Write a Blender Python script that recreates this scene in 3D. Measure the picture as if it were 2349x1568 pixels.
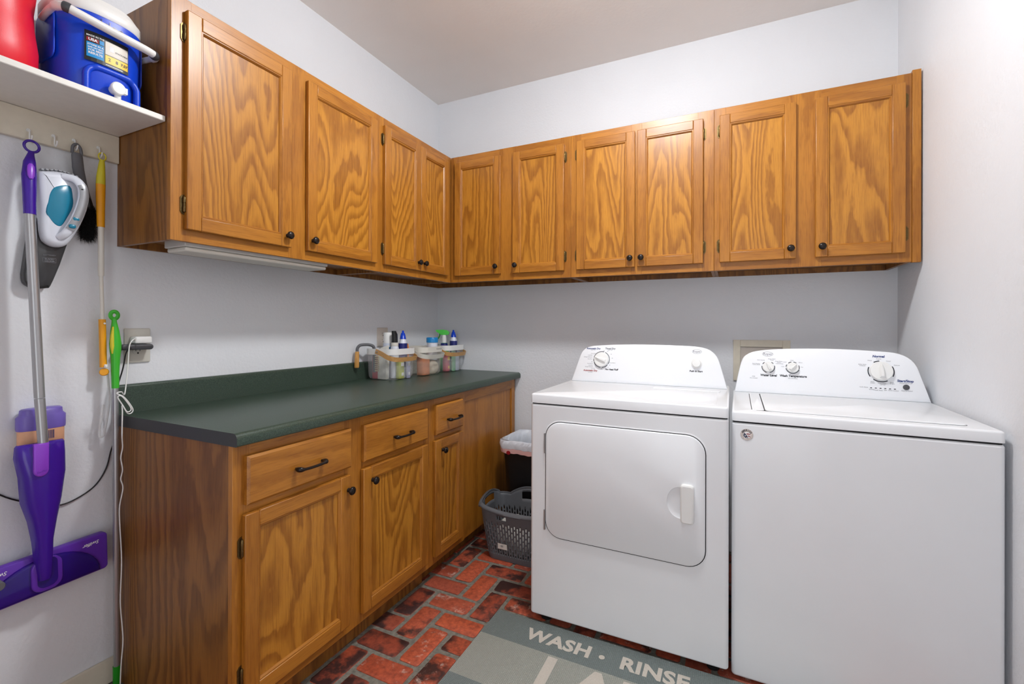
import bpy, bmesh, math, random
from mathutils import Vector, Matrix
random.seed(7)
S = bpy.context.scene
for o in list(bpy.data.objects): bpy.data.objects.remove(o)
COL = S.collection
PI = math.pi

# ------------------------------------------------------------------ camera
CAMF = 1051.99
cam_d = bpy.data.cameras.new('camera'); cam = bpy.data.objects.new('camera', cam_d); COL.objects.link(cam)
cam_d.sensor_fit = 'HORIZONTAL'; cam_d.sensor_width = 36.0; cam_d.lens = CAMF / 2349 * 36.0
cam_d.shift_x = 7.71 / 2349; cam_d.shift_y = -38.67 / 2349; cam_d.clip_start = 0.02
_r = Vector((0.89995136, 0.43598161, 0.00275349)); _f = Vector((-0.43598619, 0.89995236, 0.00133746)); _u = _r.cross(_f)
cam.matrix_world = Matrix(((_r.x, _u.x, -_f.x, 1.9129), (_r.y, _u.y, -_f.y, -2.7663), (_r.z, _u.z, -_f.z, 1.2215), (0, 0, 0, 1)))
S.camera = cam
S.view_settings.view_transform = 'Standard'; S.view_settings.look = 'None'
S.view_settings.gamma = 1.0; S.view_settings.use_curve_mapping = False
S.view_settings.exposure = 0.33

# ------------------------------------------------------------------ world, added fill light behind the doorway, ceiling lamp strength
W = bpy.data.worlds.new('world'); S.world = W; W.use_nodes = True
W.node_tree.nodes['Background'].inputs[0].default_value = (0.95, 0.97, 1.0, 1); W.node_tree.nodes['Background'].inputs[1].default_value = 0.5
LAMP_STRENGTH = 136.0
LAMP_COLOR = (0.965, 0.985, 1.0, 1)
al = bpy.data.lights.new('doorway_fill', 'AREA'); al.shape = 'RECTANGLE'; al.size = 1.05; al.size_y = 2.0; al.energy = 9; al.color = (0.93, 0.965, 1.0)  # added fill from the camera side, no such source in view
alo = bpy.data.objects.new('doorway_fill', al); COL.objects.link(alo)
alo.matrix_world = Matrix.Translation((1.75, -3.62, 1.05)) @ Matrix.Rotation(PI / 2, 4, 'X')   # looks along +y into the room

# ------------------------------------------------------------------ material helpers
def lin(c):
    def f(v):
        v /= 255.0
        return v / 12.92 if v <= 0.04045 else ((v + 0.055) / 1.055) ** 2.4
    return (f(c[0]), f(c[1]), f(c[2]), 1)
MATS = {}
class NT:
    def __init__(s, name):
        s.m = bpy.data.materials.new(name); s.m.use_nodes = True; s.t = s.m.node_tree
        s.b = s.t.nodes['Principled BSDF']; s.out = s.t.nodes['Material Output']
        MATS[name] = s.m
    def n(s, typ, **kw):
        x = s.t.nodes.new(typ)
        for k, v in kw.items(): setattr(x, k, v)
        return x
    def l(s, a, b): s.t.links.new(a, b)
    def setin(s, node, key, v):
        if hasattr(v, 'is_output'): s.l(v, node.inputs[key])
        else: node.inputs[key].default_value = v
    def math(s, op, a, b=0.0, c=None):
        x = s.n('ShaderNodeMath', operation=op); s.setin(x, 0, a); s.setin(x, 1, b)
        if c is not None: s.setin(x, 2, c)
        return x.outputs[0]
    def noise(s, vec, scale, detail=2.0, rough=0.5, dist=0.0):
        x = s.n('ShaderNodeTexNoise'); s.l(vec, x.inputs['Vector'])
        x.inputs['Scale'].default_value = scale; x.inputs['Detail'].default_value = detail
        x.inputs['Roughness'].default_value = rough; x.inputs['Distortion'].default_value = dist
        return x.outputs['Fac']
    def ramp(s, fac, stops, interp='LINEAR'):
        x = s.n('ShaderNodeValToRGB'); x.color_ramp.interpolation = interp
        e = x.color_ramp.elements
        while len(e) < len(stops): e.new(0.5)
        for el, (p, c) in zip(e, stops): el.position = p; el.color = c if len(c) == 4 else (*c, 1)
        s.l(fac, x.inputs[0]); return x.outputs[0]
    def mix(s, fac, a, b, blend='MIX'):
        x = s.n('ShaderNodeMix', data_type='RGBA', blend_type=blend)
        s.setin(x, 0, fac); s.setin(x, 6, a); s.setin(x, 7, b); return x.outputs[2]
    def coords(s, scale=(1, 1, 1), rnd=0.0, kind='Object'):
        tc = s.n('ShaderNodeTexCoord'); v = tc.outputs[kind]
        if rnd:
            oi = s.n('ShaderNodeObjectInfo'); k = s.math('MULTIPLY', oi.outputs['Random'], rnd)
            cb = s.n('ShaderNodeCombineXYZ'); s.l(k, cb.inputs[0]); s.l(s.math('MULTIPLY', k, 1.7), cb.inputs[1]); s.l(s.math('MULTIPLY', k, 0.6), cb.inputs[2])
            a = s.n('ShaderNodeVectorMath', operation='ADD'); s.l(v, a.inputs[0]); s.l(cb.outputs[0], a.inputs[1]); v = a.outputs[0]
        if scale != (1, 1, 1):
            mp = s.n('ShaderNodeMapping'); mp.inputs['Scale'].default_value = scale; s.l(v, mp.inputs['Vector']); v = mp.outputs[0]
        return v
    def bump(s, h, strength=0.2, dist=0.002):
        x = s.n('ShaderNodeBump'); x.inputs['Strength'].default_value = strength; x.inputs['Distance'].default_value = dist
        s.l(h, x.inputs['Height']); s.l(x.outputs[0], s.b.inputs['Normal']); return x
    def base(s, col=None, rough=None, metal=None, spec=None, coat=None):
        if col is not None: s.setin(s.b, 'Base Color', col)
        if rough is not None: s.setin(s.b, 'Roughness', rough)
        if metal is not None: s.b.inputs['Metallic'].default_value = metal
        if spec is not None: s.b.inputs['Specular IOR Level'].default_value = spec
        if coat is not None: s.b.inputs['Coat Weight'].default_value = coat; s.b.inputs['Coat Roughness'].default_value = 0.12
        return s.m
def plain(name, rgb, rough=0.5, metal=0.0, spec=0.5, var=0.0, nscale=40, bump=0.0, bscale=300, alpha=None, trans=0.0):
    n = NT(name); c = lin(rgb)
    if var:
        f = n.noise(n.coords(), nscale, 3)
        d = tuple(max(0, x * (1 - var)) for x in c[:3]); e = tuple(min(1, x * (1 + var)) for x in c[:3])
        c = n.ramp(f, [(0.3, d), (0.7, e)])
    n.base(c, rough, metal, spec)
    if bump: n.bump(n.noise(n.coords(), bscale, 2), bump, 0.001)
    if trans: n.b.inputs['Transmission Weight'].default_value = trans
    return n.m

def wood(name, axis, light, dark, ring=9.0, contrast=1.0, stretch=0.13, rough=0.33):
    n = NT(name)
    sc = [1, 1, 1]; sc['xyz'.index(axis)] = stretch
    sw = [1, 1, 1]; sw['xyz'.index(axis)] = 0.3
    fine = [1, 1, 1]; fine['xyz'.index(axis)] = 0.035
    v = n.coords(tuple(sc), rnd=9.0)
    warp = n.noise(n.coords(tuple(sw), rnd=9.0), 38.0, 2, 0.5)
    big = n.noise(v, 3.6, 1.0, 0.4, 0.35)
    t = n.math('ADD', n.math('MULTIPLY', big, ring), n.math('MULTIPLY', warp, 0.75))
    fr = n.math('FRACT', t)
    rings = n.ramp(fr, [(0.0, (0.9, 0.9, 0.9)), (0.16, (0.62, 0.62, 0.62)), (0.38, (0.12, 0.12, 0.12)), (0.62, (0.0, 0.0, 0.0)), (0.74, (0.2, 0.2, 0.2)), (0.84, (0.95, 0.95, 0.95)), (1.0, (0.9, 0.9, 0.9))])
    pv = n.coords(tuple(fine), rnd=9.0)
    pores = n.noise(pv, 330.0, 2, 0.6)
    streak = n.noise(pv, 90.0, 3, 0.6)
    f = n.math('MULTIPLY', rings, 0.80 * contrast)
    f = n.math('ADD', f, n.math('MULTIPLY', n.math('SUBTRACT', streak, 0.45), 0.7 * contrast))
    col = n.mix(n.math('MINIMUM', n.math('MAXIMUM', f, 0.0), 1.0), light, dark)
    pr = n.ramp(pores, [(0.34, (0.68, 0.60, 0.52)), (0.50, (1, 1, 1))])
    col = n.mix(0.7, col, pr, 'MULTIPLY')
    tone = n.noise(n.coords((1, 1, 1), rnd=5.0), 1.3, 1)
    col = n.mix(0.5, col, n.ramp(tone, [(0.3, (0.86, 0.82, 0.76)), (0.7, (1.06, 1.06, 1.06))]), 'MULTIPLY')
    n.base(col, rough, 0, 0.5)
    n.bump(pores, 0.06, 0.0006)
    return n.m
OL, OD = (0.53, 0.228, 0.026, 1), (0.275, 0.094, 0.008, 1)
for ax in 'xyz':
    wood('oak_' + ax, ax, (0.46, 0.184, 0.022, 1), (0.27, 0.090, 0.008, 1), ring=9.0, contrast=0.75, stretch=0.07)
wood('oak_panel', 'z', OL, OD, ring=25.0, contrast=1.0, stretch=0.2)
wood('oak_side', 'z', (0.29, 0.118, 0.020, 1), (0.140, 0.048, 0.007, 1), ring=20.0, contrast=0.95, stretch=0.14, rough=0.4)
wood('bamboo', 'y', lin((216, 168, 108)), lin((196, 142, 82)), ring=3, contrast=0.5, stretch=0.1)
wood('beech', 'z', lin((222, 166, 92)), lin((196, 136, 66)), ring=3, contrast=0.5, stretch=0.1)

def wall_mat(name, rgb, bump=0.35, bscale=85.0):
    n = NT(name); v = n.coords()
    n.base(n.ramp(n.noise(v, 3.0, 2), [(0.3, lin(tuple(x - 3 for x in rgb))), (0.7, lin(rgb))]), 0.6, 0, 0.3)
    h = n.math('ADD', n.noise(v, bscale, 3, 0.55), n.math('MULTIPLY', n.noise(v, bscale * 0.4, 1), 0.6))
    n.bump(h, bump, 0.004); return n.m
wall_mat('wall_paint', (229, 231, 235)); wall_mat('ceiling_paint', (247, 243, 239), 0.15, 60)
plain('white_trim', (226, 223, 213), 0.4, var=0.02); plain('cream_board', (222, 214, 196), 0.45, var=0.03)
plain('shelf_white', (232, 229, 222), 0.4, var=0.02)
plain('enamel', (236, 238, 241), 0.22, spec=0.5, var=0.01, nscale=6)
plain('enamel_panel', (238, 240, 244), 0.3, spec=0.5)
plain('dark_gap', (30, 30, 32), 0.8); plain('bronze', (38, 32, 30), 0.32, 0.55)
plain('antique_brass', (112, 92, 56), 0.38, 0.85, var=0.2, nscale=200); plain('steel', (170, 170, 170), 0.3, 0.9)
plain('aluminium', (176, 176, 178), 0.32, 0.75); plain('white_plastic', (235, 235, 233), 0.35); plain('offwhite_plastic', (222, 218, 208), 0.4)
plain('almond_plastic', (206, 203, 194), 0.4); plain('tan_plate', (204, 194, 184), 0.45)
plain('black_plastic', (22, 22, 24), 0.4); plain('black_rubber', (16, 16, 17), 0.6); plain('charcoal_plastic', (70, 70, 74), 0.42)
plain('grey_rubber', (98, 98, 102), 0.55); plain('basket_grey', (96, 99, 104), 0.45); plain('fixture_white', (205, 203, 198), 0.5)
plain('print_grey', (120, 122, 128), 0.6); plain('print_blue', (40, 62, 122), 0.6); plain('print_red', (160, 60, 60), 0.6); plain('print_black', (40, 42, 50), 0.6); plain('print_white', (240, 240, 240), 0.6)
plain('purple_deep', (62, 22, 150), 0.22); plain('purple_dark', (40, 14, 120), 0.15); plain('purple_mid', (96, 46, 172), 0.3); plain('purple_light', (142, 66, 205), 0.3); plain('lavender', (118, 100, 190), 0.35)
plain('label_orange', (232, 176, 138), 0.5, var=0.05); plain('teal', (24, 128, 160), 0.25); plain('vac_white', (226, 230, 240), 0.3); plain('smoke', (58, 58, 60), 0.25); plain('silver_plastic', (160, 162, 166), 0.3, 0.5)
plain('yellow_green', (214, 200, 46), 0.4); plain('amber', (236, 160, 10), 0.4); plain('green', (58, 180, 40), 0.35); plain('green_dark', (28, 140, 26), 0.35)
plain('cooler_blue', (4, 66, 206), 0.35, bump=0.1, bscale=500); plain('cooler_red', (226, 22, 44), 0.38, bump=0.12, bscale=350); plain('cooler_white', (236, 234, 230), 0.35)
plain('sticker_black', (24, 24, 26), 0.4); plain('sticker_blue', (20, 140, 205), 0.4); plain('sticker_yellow', (244, 200, 44), 0.4); plain('sticker_tan', (214, 204, 190), 0.4); plain('sticker_silver', (176, 164, 158), 0.3, 0.6, var=0.2, nscale=120)
plain('flag_red', (150, 22, 36), 0.4); plain('flag_blue', (26, 26, 70), 0.4); plain('navy', (24, 34, 110), 0.3); plain('cap_blue', (18, 64, 190), 0.25); plain('lid_blue', (22, 130, 196), 0.3); plain('spray_green', (60, 190, 50), 0.3)
plain('orange', (240, 140, 40), 0.4); plain('orange_cloth', (236, 138, 84), 0.9, var=0.15, nscale=200, bump=0.5, bscale=250); plain('cream_cloth', (222, 212, 192), 0.9, var=0.08, nscale=60, bump=0.4); plain('lime', (196, 204, 70), 0.5); plain('pink_red', (214, 70, 90), 0.4); plain('pale_pack', (205, 212, 226), 0.4, var=0.1); plain('mint_pack', (150, 205, 165), 0.4, var=0.15); plain('lilac_pack', (170, 172, 200), 0.4)
plain('white_cloth', (226, 224, 216), 0.9, var=0.1, nscale=60, bump=0.5, bscale=120); plain('blue_cloth', (70, 160, 205), 0.9, var=0.1); plain('liner', (214, 218, 226), 0.35, var=0.06, bump=0.6, bscale=60); plain('liner_pink', (226, 178, 174), 0.4); plain('brush_black', (12, 12, 12), 0.8); plain('bristle_tan', (214, 196, 158), 0.7)

n = NT('laminate_green'); v = n.coords()
c = n.mix(n.ramp(n.noise(v, 420, 2), [(0.42, (0, 0, 0)), (0.66, (1, 1, 1))]), lin((44, 60, 50)), lin((70, 86, 74)))
n.base(c, 0.34, 0, 0.5); n.bump(n.noise(v, 300, 2), 0.05, 0.0008)
plain('laminate_shaded_end', (52, 54, 56), 0.5)  # darker countertop ends: their unlit look is put into the colour

n = NT('brick'); v = n.coords()
geo = n.n('ShaderNodeNewGeometry'); rnd = geo.outputs['Random Per Island']
tone = n.ramp(rnd, [(0.0, lin((160, 76, 54))), (0.3, lin((196, 90, 58))), (0.55, lin((168, 86, 64))), (0.8, lin((206, 100, 66))), (1.0, lin((156, 78, 60)))])
off = n.n('ShaderNodeVectorMath', operation='ADD'); cb = n.n('ShaderNodeCombineXYZ'); k = n.math('MULTIPLY', rnd, 31.0); n.l(k, cb.inputs[2]); n.l(v, off.inputs[0]); n.l(cb.outputs[0], off.inputs[1]); vv = off.outputs[0]
burn_on = n.math('LESS_THAN', n.math('FRACT', n.math('MULTIPLY', rnd, 7.31)), 0.55)
burn = n.math('MULTIPLY', n.ramp(n.noise(vv, 9, 4, 0.6), [(0.45, (0, 0, 0)), (0.58, (1, 1, 1))]), n.math('MULTIPLY', burn_on, 0.93))
c = n.mix(n.ramp(n.noise(vv, 55, 4, 0.7), [(0.35, (0, 0, 0)), (0.75, (1, 1, 1))]), tone, lin((126, 54, 40)))
c = n.mix(burn, c, lin((46, 34, 34)))
lime_on = n.math('LESS_THAN', n.math('FRACT', n.math('MULTIPLY', rnd, 13.7)), 0.4)
lime = n.math('MULTIPLY', n.ramp(n.noise(vv, 24, 6, 0.75), [(0.56, (0, 0, 0)), (0.68, (1, 1, 1))]), n.math('MULTIPLY', lime_on, 0.75))
c = n.mix(lime, c, lin((206, 190, 178)))
n.base(c, 0.5, 0, 0.45); n.bump(n.noise(vv, 120, 4, 0.7), 0.35, 0.002)
n = NT('mortar'); v = n.coords()
n.base(n.ramp(n.noise(v, 60, 5, 0.7), [(0.3, lin((96, 94, 86))), (0.7, lin((142, 138, 126)))]), 0.9); n.bump(n.noise(v, 150, 4), 0.5, 0.003)

n = NT('rug_pile'); v = n.coords()
sp = n.n('ShaderNodeSeparateXYZ'); n.l(v, sp.inputs[0])
yy = n.math('MULTIPLY', sp.outputs[1], -1.0)                       # distance from the far edge
bands = n.ramp(yy, [(0.0, lin((130, 140, 138))), (0.158, lin((172, 175, 166))), (0.388, lin((134, 144, 142))), (0.618, lin((172, 175, 166))), (0.80, lin((130, 140, 138)))], 'CONSTANT')
wx = n.math('SINE', n.math('MULTIPLY', sp.outputs[0], 2 * PI / 0.0125)); wy = n.math('SINE', n.math('MULTIPLY', sp.outputs[1], 2 * PI / 0.0125))
waf = n.math('ABSOLUTE', n.math('MULTIPLY', wx, wy))
fuzz = n.noise(v, 500, 3, 0.7)
c = n.mix(0.8, bands, n.ramp(n.math('ADD', n.math('MULTIPLY', waf, 0.35), n.math('MULTIPLY', fuzz, 0.9)), [(0.2, (0.6, 0.6, 0.6)), (0.85, (1.12, 1.12, 1.12))]), 'MULTIPLY')
n.base(c, 0.95, 0, 0.1); n.bump(n.math('ADD', waf, fuzz), 0.6, 0.004)
n = NT('rug_letter'); v = n.coords(); fuzz = n.noise(v, 500, 3, 0.7)
n.base(n.ramp(fuzz, [(0.2, lin((176, 170, 160))), (0.8, lin((224, 216, 204)))]), 0.95, 0, 0.1); n.bump(fuzz, 0.5, 0.003)

def mesh_mat(name, rgb, pitch=0.0042, open_=0.84):
    n = NT(name); tc = n.n('ShaderNodeTexCoord'); sp = n.n('ShaderNodeSeparateXYZ'); n.l(tc.outputs['UV'], sp.inputs[0])
    a = n.math('ADD', n.math('MULTIPLY', sp.outputs[0], 2 * PI / pitch), 0.0); b = n.math('MULTIPLY', sp.outputs[1], 2 * PI / pitch)
    h = n.math('ABSOLUTE', n.math('MULTIPLY', n.math('SINE', n.math('MULTIPLY', n.math('ADD', a, b), 0.5)), n.math('SINE', n.math('MULTIPLY', n.math('SUBTRACT', a, b), 0.5))))
    hole = n.math('GREATER_THAN', h, 1 - open_)
    n.base(lin(rgb), 0.45)
    tr = n.n('ShaderNodeBsdfTransparent'); mx = n.n('ShaderNodeMixShader'); n.l(hole, mx.inputs[0]); n.l(n.b.outputs[0], mx.inputs[1]); n.l(tr.outputs[0], mx.inputs[2]); n.l(mx.outputs[0], n.out.inputs[0])
    return n.m
mesh_mat('wire_mesh_white', (226, 228, 230)); mesh_mat('wire_mesh_cream', (222, 216, 204))
n = NT('lamp_glow'); n.base((0.9, 0.9, 0.9, 1), 0.5); n.b.inputs['Emission Color'].default_value = LAMP_COLOR; n.b.inputs['Emission Strength'].default_value = LAMP_STRENGTH
n = NT('clear_strap'); n.base(lin((226, 226, 226)), 0.2); n.b.inputs['Alpha'].default_value = 0.6

# ------------------------------------------------------------------ mesh helpers
def arc(cx, cy, rx, ry, a0, a1, k):
    return [(cx + rx * math.cos(a0 + (a1 - a0) * i / k), cy + ry * math.sin(a0 + (a1 - a0) * i / k)) for i in range(k + 1)]
def rrect(x0, x1, y0, y1, r, k=6):
    return arc(x1 - r, y0 + r, r, r, -PI / 2, 0, k) + arc(x1 - r, y1 - r, r, r, 0, PI / 2, k) + arc(x0 + r, y1 - r, r, r, PI / 2, PI, k) + arc(x0 + r, y0 + r, r, r, PI, 1.5 * PI, k)
def smooth_path(pts, k=6, closed=False):
    P = [Vector(p) for p in pts]; out = []; n = len(P); rng = n if closed else n - 1
    for i in range(rng):
        p0 = P[(i - 1) % n] if closed or i > 0 else P[0]; p1 = P[i]; p2 = P[(i + 1) % n]; p3 = P[(i + 2) % n] if closed or i + 2 < n else P[-1]
        for j in range(k):
            t = j / k
            out.append(0.5 * ((2 * p1) + (-p0 + p2) * t + (2 * p0 - 5 * p1 + 4 * p2 - p3) * t * t + (-p0 + 3 * p1 - 3 * p2 + p3) * t ** 3))
    if not closed: out.append(P[-1])
    return out
AX = {'x': Matrix(((0, 0, 1), (1, 0, 0), (0, 1, 0))), 'y': Matrix(((1, 0, 0), (0, 0, -1), (0, 1, 0))), 'z': Matrix.Identity(3)}
# axis frames: local (a, b, h) -> world. 'x': a->y, b->z, h->x ; 'y': a->x, b->z, h->-y ; 'z': a->x, b->y, h->z
class MB:
    def __init__(s): s.bm = bmesh.new(); s.T = None; s.uv = None
    def v(s, p):
        p = Vector(p)
        return s.bm.verts.new(s.T(p) if s.T else p)
    def face(s, vs, mi=0):
        try: f = s.bm.faces.new(vs); f.material_index = mi; return f
        except ValueError: return None
    def box(s, x0, x1, y0, y1, z0, z1, mi=0):
        a = [s.v((x, y, z)) for z in (z0, z1) for x, y in ((x0, y0), (x1, y0), (x1, y1), (x0, y1))]
        for q in ((0, 1, 2, 3), (4, 5, 6, 7), (0, 1, 5, 4), (1, 2, 6, 5), (2, 3, 7, 6), (3, 0, 4, 7)): s.face([a[i] for i in q], mi)
        return s
    def prism(s, out, h0, h1, axis='z', mi=0, inset=0.0, at=(0, 0, 0)):
        """outline (a,b) extruded along axis; optional rounded-over front edge of size inset at h1"""
        M = AX[axis]; at = Vector(at)
        rings = [(h0, 0.0), (h1, 0.0)] if not inset else [(h0, 0.0), (h1 - inset, 0.0), (h1 - inset * 0.4, inset * 0.25), (h1, inset)]
        L = []
        for h, ins in rings:
            o2 = inset_poly(out, ins) if ins else out
            L.append([s.v(M @ Vector((a, b, h)) + at) for a, b in o2])
        n = len(out)
        for A, B in zip(L, L[1:]):
            for i in range(n): s.face([A[i], A[(i + 1) % n], B[(i + 1) % n], B[i]], mi)
        s.face(L[0], mi); s.face(L[-1], mi); return s
    def lathe(s, prof, axis='z', at=(0, 0, 0), seg=24, mi=0, sx=1.0, sy=1.0, M=None):
        """profile (r,h) turned round axis"""
        M = M or AX[axis]; at = Vector(at); L = []
        for r, h in prof:
            if r < 1e-6: L.append([s.v(M @ Vector((0, 0, h)) + at)])
            else: L.append([s.v(M @ Vector((r * sx * math.cos(2 * PI * i / seg), r * sy * math.sin(2 * PI * i / seg), h)) + at) for i in range(seg)])
        for A, B in zip(L, L[1:]):
            for i in range(seg):
                j = (i + 1) % seg
                if len(A) == 1 and len(B) == 1: continue
                if len(A) == 1: s.face([A[0], B[i], B[j]], mi)
                elif len(B) == 1: s.face([A[i], A[j], B[0]], mi)
                else: s.face([A[i], A[j], B[j], B[i]], mi)
        if len(L[0]) > 1: s.face(L[0], mi)
        if len(L[-1]) > 1: s.face(L[-1], mi)
        return s
    def tube(s, pts, r, seg=8, mi=0, closed=False, sx=1.0, up=None):
        P = [Vector(p) for p in pts]; n = len(P); L = []; prev = None
        for i, p in enumerate(P):
            a = P[(i - 1) % n] if closed or i > 0 else p; b = P[(i + 1) % n] if closed or i < n - 1 else p
            t = (b - a).normalized()
            u = Vector(up) if up else (prev if prev is not None else (Vector((0, 0, 1)) if abs(t.z) < 0.9 else Vector((1, 0, 0))))
            u = (u - t * u.dot(t))
            if u.length < 1e-5: u = t.orthogonal()
            u.normalize(); w = t.cross(u); prev = u
            rr = r[i] if isinstance(r, (list, tuple)) else r
            L.append([s.v(p + (u * math.cos(2 * PI * k / seg) * sx + w * math.sin(2 * PI * k / seg)) * rr) for k in range(seg)])
        for i in range(n if closed else n - 1):
            A, B = L[i], L[(i + 1) % n]
            for k in range(seg): s.face([A[k], A[(k + 1) % seg], B[(k + 1) % seg], B[k]], mi)
        if not closed: s.face(L[0], mi); s.face(L[-1], mi)
        return s
    def strip(s, pts, nrm, w, t, mi=0):
        """flat band: path pts, width vector w, thickness t along nrm(i)"""
        P = [Vector(p) for p in pts]; L = []; w = Vector(w)
        for i, p in enumerate(P):
            q = Vector(nrm[i]) * t if isinstance(nrm, list) else Vector(nrm) * t
            L.append([s.v(p - w / 2), s.v(p + w / 2), s.v(p + w / 2 + q), s.v(p - w / 2 + q)])
        for A, B in zip(L, L[1:]):
            for k in range(4): s.face([A[k], A[(k + 1) % 4], B[(k + 1) % 4], B[k]], mi)
        s.face(L[0], mi); s.face(L[-1], mi); return s
    def loft(s, rings, mi=0, cap=True):
        L = [[s.v(p) for p in r] for r in rings]; n = len(L[0])
        for A, B in zip(L, L[1:]):
            for i in range(n): s.face([A[i], A[(i + 1) % n], B[(i + 1) % n], B[i]], mi)
        if cap: s.face(L[0], mi); s.face(L[-1], mi)
        return s
    def text(s, txt, M, size, mi=0, align='CENTER', offset=0.0, shear=0.0, space=1.0):
        cu = bpy.data.curves.new('t', 'FONT'); cu.body = txt; cu.size = size; cu.align_x = align; cu.align_y = 'CENTER'; cu.offset = offset; cu.shear = shear; cu.space_character = space; cu.resolution_u = 3
        ob = bpy.data.objects.new('t', cu); COL.objects.link(ob); dg = bpy.context.evaluated_depsgraph_get()
        me = bpy.data.meshes.new_from_object(ob.evaluated_get(dg)); bpy.data.objects.remove(ob); bpy.data.curves.remove(cu)
        vs = [s.v(M @ v.co) for v in me.vertices]
        for p in me.polygons: s.face([vs[i] for i in p.vertices], mi)
        bpy.data.meshes.remove(me); return s
    def build(s, name, mats, parent=None, bevel=0.0, smooth=0.6, bseg=2, recalc=True, solid=0.0):
        if recalc: bmesh.ops.recalc_face_normals(s.bm, faces=s.bm.faces[:])
        me = bpy.data.meshes.new(name); s.bm.to_mesh(me); s.bm.free()
        for m in ([mats] if isinstance(mats, str) else mats): me.materials.append(MATS[m])
        o = bpy.data.objects.new(name, me); COL.objects.link(o)
        if smooth:
            for p in me.polygons: p.use_smooth = True
            me.set_sharp_from_angle(angle=smooth)
        if solid:
            md = o.modifiers.new('solid', 'SOLIDIFY'); md.thickness = solid; md.offset = 0
        if bevel:
            md = o.modifiers.new('bevel', 'BEVEL'); md.width = bevel; md.segments = bseg; md.limit_method = 'ANGLE'; md.angle_limit = 0.7; md.harden_normals = False
        if parent: o.parent = parent
        return o
def inset_poly(P, d):
    n = len(P); area = sum(P[i][0] * P[(i + 1) % n][1] - P[(i + 1) % n][0] * P[i][1] for i in range(n)); sg = 1 if area > 0 else -1; out = []
    for i in range(n):
        p0, p1, p2 = Vector(P[i - 1]), Vector(P[i]), Vector(P[(i + 1) % n])
        a = (p1 - p0); b = (p2 - p1)
        if a.length < 1e-9: a = b
        if b.length < 1e-9: b = a
        na = Vector((-a.y, a.x)).normalized() * sg; nb = Vector((-b.y, b.x)).normalized() * sg
        m = na + nb
        m = na if m.length < 1e-6 else m / max(0.5, m.length_squared / 2)
        out.append(tuple(p1 + m * d))
    return out
def tag(o, label=None, cat=None, group=None, kind=None):
    if label: o['label'] = label
    if cat: o['category'] = cat
    if group: o['group'] = group
    if kind: o['kind'] = kind
    return o
def thing(name, label, cat, loc=(0, 0, 0), rz=0.0, group=None):
    o = bpy.data.objects.new(name, None); COL.objects.link(o); o.empty_display_size = 0.05
    o.location = loc; o.rotation_euler = (0, 0, rz); return tag(o, label, cat, group)
def shifted(loc): L = Vector(loc); return lambda p: p - L
def B(loc=(0, 0, 0)):
    m = MB(); m.T = shifted(loc); return m

# ------------------------------------------------------------------ room
RW, RH, RF = 2.626, 2.8202, -3.42
def struct(name, mb, mats, **k): return tag(mb.build(name, mats, **k), kind='structure')
struct('wall_left', MB().box(-0.1, 0, RF - 0.1, 0.1, 0, RH), 'wall_paint', smooth=0)
struct('wall_back', MB().box(0, RW, 0, 0.1, 0, RH), 'wall_paint', smooth=0)
struct('wall_right', MB().box(RW, RW + 0.1, RF - 0.1, 0.1, 0, RH), 'wall_paint', smooth=0)
m = MB(); m.box(0, 1.2, RF - 0.1, RF, 0, RH); m.box(2.3, RW, RF - 0.1, RF, 0, RH); m.box(1.2, 2.3, RF - 0.1, RF, 2.08, RH); struct('wall_front', m, 'wall_paint', smooth=0)  # unseen wall, its opening put in to let the fill light through
m = MB(); m.box(1.12, 1.2, RF, RF + 0.015, 0, 2.08); m.box(2.3, 2.38, RF, RF + 0.015, 0, 2.08); m.box(1.12, 2.38, RF, RF + 0.015, 2.08, 2.16); struct('trim_1', m, 'white_trim', bevel=0.003)
struct('ceiling', MB().box(-0.1, RW + 0.1, RF - 0.1, 0.1, RH, RH + 0.1), 'ceiling_paint', smooth=0)
m = MB(); m.box(0, 0.012, RF, -1.93, 0.0, 0.085); struct('baseboard_left', m, 'cream_board', bevel=0.004)
# herringbone brick floor
fl = MB(); fl.box(-0.1, RW + 0.1, RF - 0.5, 0.1, -0.05, -0.004, 1)
ux, uy, gap = 0.1055, 0.1088, 0.0180
def brick(x0, x1, y0, y1):
    if x0 < -0.02 or x1 > RW + 0.03 or y0 < RF - 0.1 or y1 > 0.05: return
    j = lambda: random.uniform(-0.0026, 0.0026)
    o = [(a + j(), b + j()) for a, b in rrect(x0 + gap / 2, x1 - gap / 2, y0 + gap / 2, y1 - gap / 2, 0.012, 3)]
    fl.prism(o, -0.03, random.uniform(-0.001, 0.0), 'z', 0, inset=0.004)
for i in range(-6, 25):
    for k in range(-14, 12):
        x = 0.8085 + i * ux; y = -1.4335 + (4 * k - i) * uy
        brick(x, x + ux, y, y + 2 * uy)                                   # upright brick
        brick(x, x + 2 * ux, y + 2 * uy, y + 3 * uy)                      # lying brick
struct('floor', fl, ['brick', 'mortar'], smooth=0.5)

# ceiling lamp (behind and above the picture): lights the room
lampx, lampy = 1.53, -1.34
t = thing('ceiling_light', 'round flush ceiling lamp with frosted glass dome lighting the room', 'lamp', (lampx, lampy, RH))
m = B((lampx, lampy, RH)); m.lathe([(0.0, RH), (0.15, RH), (0.155, RH - 0.02), (0.14, RH - 0.03), (0.0, RH - 0.03)], at=(lampx, lampy, 0), seg=32); m.build('base_plate', 'steel', t)
m = B((lampx, lampy, RH)); m.lathe([(0.13, RH - 0.03), (0.128, RH - 0.05), (0.105, RH - 0.085), (0.06, RH - 0.105), (0.0, RH - 0.11)], at=(lampx, lampy, 0), seg=32); m.build('glass_dome', 'lamp_glow', t)

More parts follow.
